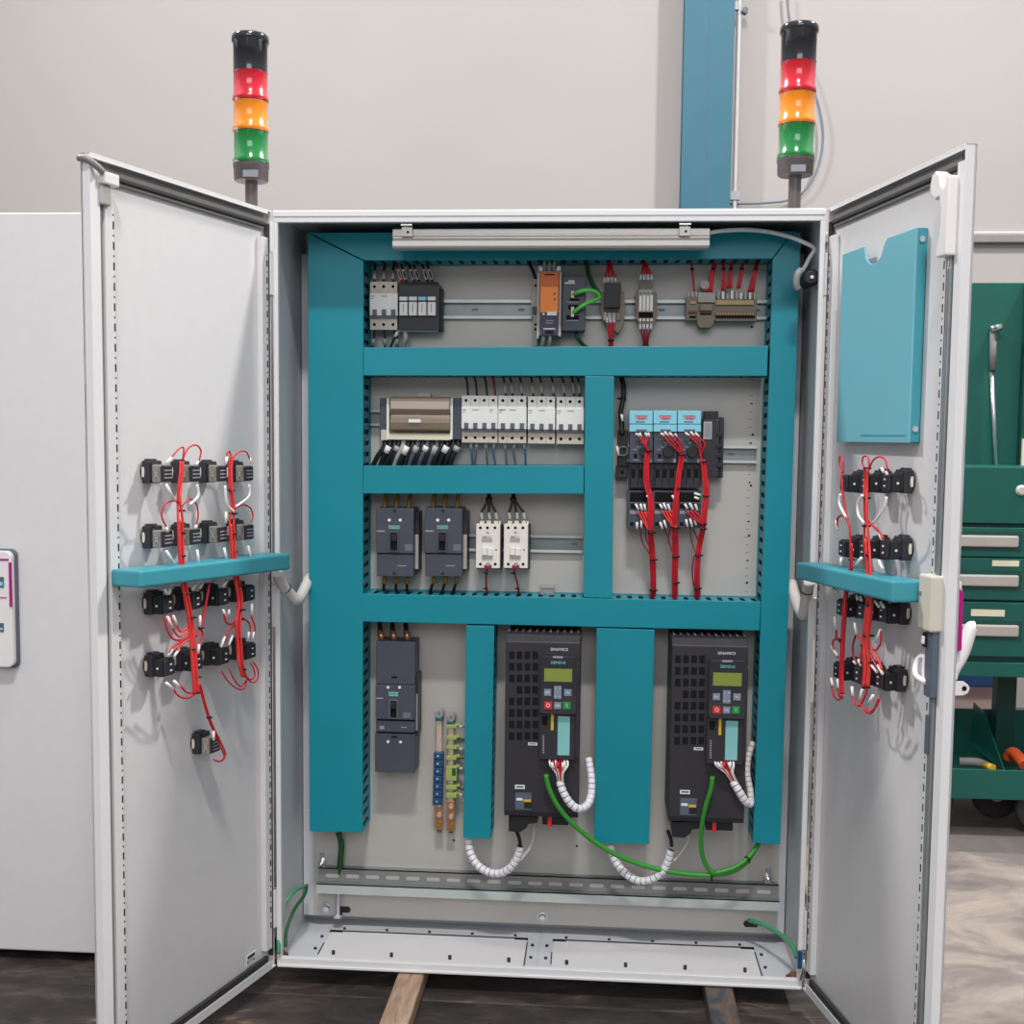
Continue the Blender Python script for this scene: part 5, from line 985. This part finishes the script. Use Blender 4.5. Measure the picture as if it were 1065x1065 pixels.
s += [(T((171, 643), (174, 655), (181, 665), (192, 664), (199, 655)), .0022, 'red_wire'), (T((177, 642), (181, 656), (188, 662), (198, 652)), .0022, 'red_bundle'), (T((182, 645), (188, 657), (198, 648)), .0022, 'red_bundle'), (T((176, 680), (181, 672), (190, 666), (200, 658)), .0026, 'red_wire'), (T((184, 677), (190, 669), (201, 662)), .0026, 'red_bundle'), (T((218, 606), (214, 628), (209, 653), (204, 662)), .0026, 'red_wire'), (T((207, 672), (211, 660), (208, 653)), .002, 'red_wire'),
      (T((180, 716), (186, 724), (196, 726), (204, 720), (206, 712)), .002, 'red_wire'), (T((187, 712), (194, 720), (202, 720), (207, 712)), .002, 'red_wire')]
sl = [((188.5-10, 476, N0), (173, 482, N0)), ((206, 480, N0), (204, 484, N0)), ((173, 548, N0), (174.5, 553, N0)), ((204, 546, N0), (203, 550, N0)), ((174, 641, N0), (179, 653, N0)), ((180, 640, N0), (184, 650, N0)), ((175, 682, N0), (179, 675, N0)), ((181, 683, N0), (186, 675, N0)), ((173, 710, N0), (180, 717, N0)), ((181, 708, N0), (187, 715, N0)), ((207, 670, N0), (206, 680, N0)), ((208, 640, N0), (208, 652, N0)), ((171, 612, N0), (174, 618, N0)), ((178, 611, N0), (175, 618, N0)), ((204, 607, N0), (200, 613, N0)), ((211, 606, N0), (208, 612, N0))]
harness('red wire harness on the left door, column nearer the free edge', s, .0027, [((188, 531, N0), .006), ((188.5, 554, N0), .0055), ((189, 578, N0), .0055), ((192.5, 617, N0), .0075), ((199, 642, N0), .007), ((199, 675, N0), .006), ((204, 704, N0), .007), ((203.5, 720, N0), .006), ((208.5, 653, N0), .005)], sl, 'L')
s = trunk(T((241, 474), (239.5, 486), (240, 505), (242, 525), (241, 545), (242, 565), (244, 590), (247, 606), (249.5, 622), (249, 635), (247.5, 650), (249, 672), (250.5, 690), (254, 704)), 4, 1.5, .0027, 'red_bundle')
s += [(T((236, 482), (236, 473), (238, 469), (241, 476)), .0017, 'red_wire'), (T((242, 476), (249, 470), (256, 470), (260, 478)), .0017, 'red_wire'), (T((243, 530), (252, 525), (260, 528), (263, 536), (261, 543)), .0017, 'red_wire'),
      (T((233, 638), (235, 647), (241, 649), (247, 643)), .0022, 'red_wire'), (T((233, 668), (238, 656), (244, 650), (248, 645)), .0024, 'red_wire'), (T((253, 643), (259, 648), (260, 655), (258, 664)), .002, 'red_wire'), (T((261, 640), (265, 652), (264, 662)), .002, 'red_wire'), (T((230, 697), (236, 707), (246, 716), (254, 716), (257, 706)), .0017, 'red_wire'), (T((238, 695), (243, 706), (250, 714), (256, 708)), .0017, 'red_wire'), (T((254, 702), (262, 710), (268, 706), (268, 696), (263, 688)), .0017, 'red_wire'), (T((256, 704), (261, 707), (265, 703), (264, 696), (260, 689)), .0017, 'red_wire')]
sl = [((236, 475, N0), (235, 483, N0)), ((260, 476, N0), (261, 482, N0)), ((235, 532, N0), (235, 544, N0)), ((232, 610, N0), (236, 603, N0)), ((232, 634, N0), (235, 642, N0)), ((238, 634, N0), (238, 640, N0)), ((230, 673, N0), (234, 662, N0)), ((238, 671, N0), (242, 661, N0)), ((258, 665, N0), (259, 657, N0)), ((263, 665, N0), (264, 657, N0)), ((262, 628, N0), (262, 640, N0))]
harness('red wire harness on the left door, column nearer the hinge', s, .0027, [((240, 510, N0), .006), ((241.5, 534, N0), .0075), ((241, 555, N0), .006), ((243, 574, N0), .006), ((247.5, 609, N0), .0075), ((250, 634, N0), .0075), ((250.5, 644, N0), .006), ((248.5, 664, N0), .006), ((252, 696, N0), .006)], sl, 'L')
s = [([(207+k, 712, N0), (211+k, 728, N0), (217+k, 748, N0), (223+k, 762, N0), (230+k*1.5, 778, N0), (233+k, 786, N0), (229, 792, N0), (222, 790, N0)], .0018, 'red_wire') for k in (0, 1.6)]
harness('pair of thin red wires hanging down to the lowest block on the left door', s, .0018, [((217, 746, N0), .005)], [((222, 760, N0), (222.5, 770, N0))], 'L')
# pale grey patch leads behind the red ones on the left door
for k, (pts, l) in enumerate((([(173, 504), (181, 520)], 'short white lead under the top row, first block from the free edge'), ([(205, 504), (206, 516), (197, 525)], 'white lead curling under the second block of the top row, left door'), ([(234, 505), (236, 524), (243, 532)], 'white lead under the third block of the top row, left door'), ([(259, 504), (259, 516), (245, 527)], 'white lead under the hinge-side block of the top row, left door'), ([(173, 573), (181, 586)], 'short white lead under the second row, first block from the free edge'), ([(205, 572), (207, 587)], 'short white lead under the second block of the second row, left door'), ([(233, 570), (236, 583)], 'short white lead under the third block of the second row, left door'), ([(258, 568), (262, 583)], 'short white lead under the hinge-side block of the second row, left door'))):
    wire([(a, b, .05) for a, b in pts], .0026, 'sleeve_white', l, 'wire', side='L', name='patch_lead', group='white leads on the left door')
NR = .044
def T2(*p): return [(a, b, NR) for a, b in p]
s = trunk(T2((876, 492), (877, 510), (880, 530), (884, 548), (886, 565), (885.5, 590), (881, 607), (879, 630), (877, 655), (876, 682), (875, 704), (876, 722)), 3, 1.4, .0025, 'red_wire')
s += [(T2((876, 492), (873, 482), (874, 474), (877, 480), (877, 492)), .0017, 'red_wire'), (T2((871, 552), (871, 540), (876, 536), (881, 541), (884, 550)), .0022, 'red_wire'), (T2((870, 655), (870, 663), (874, 668)), .0022, 'maroon_wire'), (T2((876, 664), (868, 665), (866, 671), (869, 680), (872, 684)), .002, 'red_wire'), (T2((865, 713), (867, 723), (872, 728), (876, 724)), .002, 'red_wire'), (T2((871, 716), (873, 724), (877, 726)), .002, 'red_wire')]
harness('red wire harness on the right door, column nearest the hinge', s, .0025, [((885, 582, NR), .005), ((880, 625, NR), .0055), ((875, 665, NR), .005)], [((870, 541, NR), (871, 552, NR)), ((868, 641, NR), (869, 653, NR)), ((864, 672, NR), (871, 682, NR)), ((864, 705, NR), (866, 713, NR)), ((871, 706, NR), (872, 716, NR)), ((867, 612, NR), (871, 617, NR))], 'R')
s = trunk(T2((901, 488), (901, 505), (900.5, 520), (901, 540), (902, 560), (904, 590), (904.5, 610), (904, 630), (902, 650), (900, 670), (902, 690), (900, 714)), 5, 1.5, .0027, 'red_bundle')
s += [(T2((901, 490), (897, 482), (898, 475), (903, 476), (904, 487)), .0017, 'red_wire'), (T2((903, 490), (908, 479), (915, 475), (921, 479), (923, 490)), .0017, 'red_wire'), (T2((902, 541), (908, 547), (915, 554), (919, 560)), .0024, 'red_wire'), (T2((903, 671), (909, 678), (914, 687), (917, 696)), .0024, 'red_bundle'), (T2((901, 673), (906, 682), (910, 690), (915, 698)), .0024, 'red_wire'), (T2((905, 674), (911, 676), (916, 668), (916, 655)), .0018, 'red_wire'), (T2((890, 660), (887, 672), (888, 684), (894, 690)), .0022, 'maroon_wire'), (T2((891, 661), (897, 668), (896, 680), (895, 690)), .0022, 'red_wire'), (T2((887, 724), (889, 731), (894, 734), (899, 726), (902, 716)), .002, 'red_wire'), (T2((894, 728), (899, 739), (904, 741), (911, 735), (915, 726)), .002, 'red_wire'), (T2((901, 736), (904, 742), (909, 739), (913, 727)), .0018, 'red_wire')]
harness('thick red wire harness on the right door, middle column', s, .0027, [((901, 487, NR), .006), ((901, 518, NR), .0055), ((900, 547, NR), .0065), ((904, 577, NR), .0075), ((904, 629, NR), .0085), ((902, 661, NR), .0085), ((898, 671, NR), .006), ((900, 715, NR), .006), ((906, 689, NR), .005)],
        [((917, 487, NR), (919, 491, NR)), ((922, 490, NR), (922.5, 494, NR)), ((914, 554, NR), (917, 561, NR)), ((889, 648, NR), (891, 660, NR)), ((916, 655, NR), (911, 668, NR)), ((888, 688, NR), (890, 690, NR)), ((893, 686, NR), (895, 692, NR)), ((905, 690, NR), (912, 699, NR)), ((913, 692, NR), (918, 701, NR)), ((886, 714, NR), (887, 724, NR)), ((897, 717, NR), (894, 728, NR)), ((908, 723, NR), (903, 732, NR)), ((891, 619, NR), (892, 624, NR)), ((895, 620, NR), (896, 625, NR)), ((910, 625, NR), (914, 631, NR)), ((916, 626, NR), (919, 632, NR))], 'R')
for k, (pts, l) in enumerate((([(874, 514), (873, 524), (880, 538)], 'white lead under the hinge-side block of the top row, right door'), ([(897, 515), (892, 524), (893, 536), (899, 544)], 'white looping lead under the middle block of the top row, right door'), ([(922, 517), (919, 530), (908, 544)], 'white lead under the first block of the top row, right door'), ([(875, 580), (874, 588)], 'short white lead under the hinge-side block of the second row, right door'), ([(896, 580), (890, 588)], 'short white lead under the middle block of the second row, right door'), ([(914, 583), (918, 592)], 'short white lead under the first block of the second row, right door'))):
    wire([(a, b, .05) for a, b in pts], .0026, 'sleeve_white', l, 'wire', side='R', name='patch_lead', group='white leads on the right door')

# ================================================================== SIGNAL TOWERS
def tower(cx, ys, pole_b, label):
    Y = .14; k = (Y-CAM.y)/FPX; c = U(cx, pole_b, Y); Z = lambda py: U(cx, py, Y).z
    t = thing('signal_tower', (c.x, Y, H), label, 'signal light', 'signal towers on the cabinet roof')
    cap, red, orr, grn, base, bb = ys; r = 18.5*k
    f = MB(); f.lathe([(r*.94, Z(red)-H), (r*.94, Z(cap+9)-H), (r*1.03, Z(cap+8)-H), (r*1.03, Z(cap+2)-H), (r*.96, Z(cap)-H), (.0, Z(cap)-H+.001)], (c.x, Y, H), 2, 'cap_black', 36); f.build('buzzer_cap', t)
    f = MB(); f.lathe([(r*.985, Z(cap)-H-.003), (r*1.035, Z(cap)-H-.0035), (r*.99, Z(cap)-H+.002), (.001, Z(cap)-H+.0025)], (c.x, Y, H), 2, 'pipe_grey', 36)
    for nm, a, b, m in (('red_lens', red, orr, 'lens_red'), ('orange_lens', orr, grn, 'lens_orange'), ('green_lens', grn, base, 'lens_green')):
        z1, z0 = Z(a)-H, Z(b)-H; h = z1-z0; g = MB()
        g.lathe([(r*.95, z0+.0005), (r*1.0, z0+.001), (r*1.0, z0+h*.16), (r*.94, z0+h*.2), (r*.94, z1-.002), (r*.97, z1-.0005)], (c.x, Y, H), 2, m, 36); o = g.build(nm, t); o['label'] = nm.replace('_', ' ')
        g = MB(); g.lathe([(r*.93, z0-.001), (r*.96, z0+.0)], (c.x, Y, H), 2, 'black', 36); g.build('joint_ring', t)
        for a_ in range(0, 360, 30):
            pass
    f = MB(); f.lathe([(r*.9, Z(bb)-H), (r*.95, Z(bb)-H+.003), (r*.97, Z(base+4)-H), (r*1.0, Z(base+3)-H), (r*1.0, Z(base)-H)], (c.x, Y, H), 2, 'neutral_base', 36); b = f.build('base', t)
    f = MB(); f.pbox(cx-9 if cx < 500 else cx-3, base+5, cx+6 if cx < 500 else cx+12, base+12, Y-r*.99, Y-r*.8, 'text_grey'); f.build('rating_plate', b)
    f = MB(); f.cyl((c.x, Y, H), 2, 6.3*k, .0, Z(bb)-H+.002, 'neutral_base', 24); f.lathe([(r*.7, 0), (r*.7, .006)], (c.x, Y, H), 2, 'neutral_base', 24); f.build('pole', t)
    return t
tower(261.5, (37, 76, 106.5, 138, 171.5, 189), 208, 'signal tower with red, orange and green lenses above the left door hinge')
tower(826, (27, 66, 98, 131, 166, 183), 214, 'signal tower with red, orange and green lenses above the right door hinge')

# ================================================================== TOOL TROLLEY
YC = 1.45
t = thing('tool_trolley', (U(1060, 850, YC).x+.2, YC+.25, FZ), 'green metal tool trolley with drawers and wheels behind the right door', 'tool trolley')
def cb(f, x0, y0, x1, y1, Yf, Yb, m): f.pbox(x0, y0, x1, y1, Yf, Yb, m)
f = MB(); cb(f, 960, 486, 1180, 545, YC, YC+.5, 'cart_green'); cb(f, 962, 545, 1178, 700, YC+.02, YC+.5, 'cart_green_dark'); cb(f, 960, 690, 1180, 705, YC-.005, YC+.5, 'cart_green'); f.build('cabinet_body', t, .003)
for y0, y1, yl, tag_ in ((549, 580, 563, None), (581, 625, 604, (1032, 1060, 583, 589)), (627, 684, 656, (1010, 1045, 634, 641))):
    f = MB(); cb(f, 968, y0, 1170, y1, YC, YC+.03, 'cart_green'); d = f.build('drawer', t, .004)
    f = MB(); cb(f, 975, yl-11, 1063, yl+10, YC-.0012, YC+.001, 'cart_green_dark'); f.build('handle_recess', d, .001)
    f = MB(); a = R4(1000, yl-6, 1060, yl+6, YC-.012); f.box(a[0]-.1, a[1], YC-.014, YC+.0, a[2], a[3], 'cart_handle'); f.build('handle', d, .006)
    if tag_: f = MB(); cb(f, tag_[0], tag_[2], tag_[1], tag_[3], YC-.003, YC, 'cream'); f.build('label_holder', d)
f = MB(); c = U(1062, 510, YC); f.lathe([(.012, 0), (.018, .006), (.018, .012)], (c.x, YC-.012, c.z), 1, 'pipe_grey', 18); f.build('lock', t)
f = MB(); zz0 = U(1040, 487, YC).z; f.box(U(962, 480, YC+.3).x, U(1063, 400, YC+.4).x, YC+.38, YC+.395, zz0, U(1040, 294, YC+.38).z, 'cart_green'); f.box(U(1061.5, 400, YC+.37).x, U(1063, 400, YC+.37).x+.004, YC+.34, YC+.395, zz0, U(1040, 294, YC+.38).z, 'cart_green_dark'); f.box(U(1064, 400, YC+.4).x, U(1180, 400, YC+.4).x, YC+.40, YC+.415, zz0, U(1064, 313, YC+.4).z, 'cart_green'); f.build('back_panel', t, .002)
f = MB(); c = U(1063, 465, YC+.37); f.box(c.x-.012, c.x+.03, YC+.33, YC+.35, zz0, c.z+.03, 'cream'); f.build('end_bracket', t)
f = MB(); zs1 = U(1045, 801, YC).z; zs0 = U(1045, 832, YC).z
xL, xR = U(955, 810, YC).x, U(1185, 810, YC).x
f.box(xL, xR, YC, YC+.006, zs0, zs1, 'cart_green'); f.box(xL, xR, YC+.49, YC+.5, zs0, zs1+.1, 'cart_green'); f.box(xL, xR, YC, YC+.5, zs0+.03, zs0+.034, 'cart_green_dark'); f.box(xL, xL+.006, YC, YC+.5, zs0, zs1, 'cart_green'); f.build('lower_tray', t, .002)
f = MB(); f.prism([(YC+.05, zs1-.02), (YC+.42, zs1-.02), (YC+.42, zs1+.14), (YC+.30, zs1+.13)], 0, U(1030, 790, YC+.2).x, U(1030, 790, YC+.2).x+.005, 'cart_green'); f.build('tray_divider', t)
zbody = U(1045, 704, YC).z
for px, yy in ((1046, YC+.40), (968, YC+.05), (1175, YC+.05)): f = MB(); c = U(px, 750, yy); f.box(c.x-.035, c.x+.035, yy, yy+.06, zs0, zbody, 'cart_green_dark'); f.build('post', t, .003)
for cx, cy, yy in ((1036, 822, YC+.21), (1082, 846, YC+.05), (965, 846, YC+.05)):
    r = .085; c = U(cx, cy, yy); f = MB(); z = FZ+r+.001
    f.lathe([(r*.72, -.016), (r*.93, -.018), (r, -.008), (r, .008), (r*.93, .018), (r*.72, .016)], (c.x, yy, z), 1, 'tyre', 30); wh = f.build('wheel', t)
    f = MB(); f.lathe([(.012, -.02), (.03, -.014), (r*.7, -.008), (r*.7, .008), (.012, .02)], (c.x, yy, z), 1, 'device_grey', 18); f.build('hub', wh)
    f = MB(); f.box(c.x-.012, c.x+.012, yy-.024, yy-.02, z-.01, zs0, 'zinc'); f.box(c.x-.012, c.x+.012, yy+.02, yy+.024, z-.01, zs0, 'zinc'); f.build('fork', wh)
zt0 = zs0+.034
f = MB(); c = U(1033, 345, YC+.36); c1 = U(1035, 484, YC+.36); f.tube([(c.x, YC+.36, c.z), (c.x+.002, YC+.355, (c.z+c1.z)/2+.1)], .012, 'gasket_grey', 10); f.tube([(c.x, YC+.36, (c.z+c1.z)/2+.1), (c1.x, YC+.35, c1.z)], .008, 'steel', 10); f.tube([(c.x-.012, YC+.35, c.z+.008), (c.x+.025, YC+.35, c.z+.016)], .012, 'steel', 10); f.tube([(c.x-.0, YC+.30, c.z+.012), (c.x, YC+.38, c.z+.012)], .006, 'steel', 10)
tag(f.build('wrench'), 'long ratchet wrench with a dark grip leaning on the trolley back panel', 'wrench')
f = MB(); p = [UZ(1010, 792, zt0+.03), UZ(1022, 788, zt0+.035), UZ(1028, 795, zt0+.03)]
f.tube([(U(1001, 792, YC+.15).x, YC+.18, zt0+.045), (U(1018, 788, YC+.15).x, YC+.16, zt0+.05), (U(1026, 794, YC+.15).x, YC+.12, zt0+.045)], .016, 'gasket_grey', 10); tag(f.build('grinder'), 'dark grey hand tool lying in the lower trolley tray', 'tool')
f = MB(); f.tube([(U(1024, 794, YC+.1).x, YC+.10, zs1-.012), (U(1034, 799, YC+.05).x, YC+.06, zs1-.008)], .012, 'yellow', 10); tag(f.build('screwdriver'), 'yellow handled tool resting at the front edge of the lower trolley tray', 'tool')
f = MB(); f.tube([(U(1048, 790, YC+.2).x, YC+.2, zs1-.01), (U(1056, 784, YC+.15).x, YC+.17, zs1+.018), (U(1066, 792, YC+.1).x, YC+.1, zs1-.005)], .02, 'tool_orange', 10); tag(f.build('clamp_tool'), 'orange curved tool in the lower trolley tray', 'tool')
# things behind the trolley
f = MB(); a = R4(996, 714, 1060, 830, 2.6); f.box(a[0]-.3, a[1]-.12, 2.6, 3.0, FZ, a[3], 'pink_box'); tag(f.build('packing_crate', bevel=.004), 'pale pinkish crate standing on the floor behind the trolley', 'crate')
f = MB(); f.box(a[0]-.32, a[1]-.05, 2.58, 3.0, a[3]+.001, a[3]+.09, 'blue_bin'); tag(f.build('storage_bin', bevel=.006), 'dark blue bin lying on the pinkish crate behind the trolley', 'bin')

# ================================================================== give look-alikes in a row their own place in the label
import collections
ORD = ['first', 'second', 'third', 'fourth', 'fifth', 'sixth', 'seventh', 'eighth']
bpy.context.view_layer.update()
gl = collections.defaultdict(list)
for o in COL.objects:
    if o.parent is None and 'label' in o and 'group' in o: gl[o['label']].append(o)
for l, os_ in gl.items():
    if len(os_) < 2: continue
    os_.sort(key=lambda o: wpos(o).x); n = len(os_)
    for i, o in enumerate(os_):
        if n == 2: o['label'] = l+', '+('left one' if i == 0 else 'right one')
        elif i < (n+1)//2: o['label'] = l+', '+ORD[i]+' from left'
        else: o['label'] = l+', '+ORD[n-1-i]+' from right'
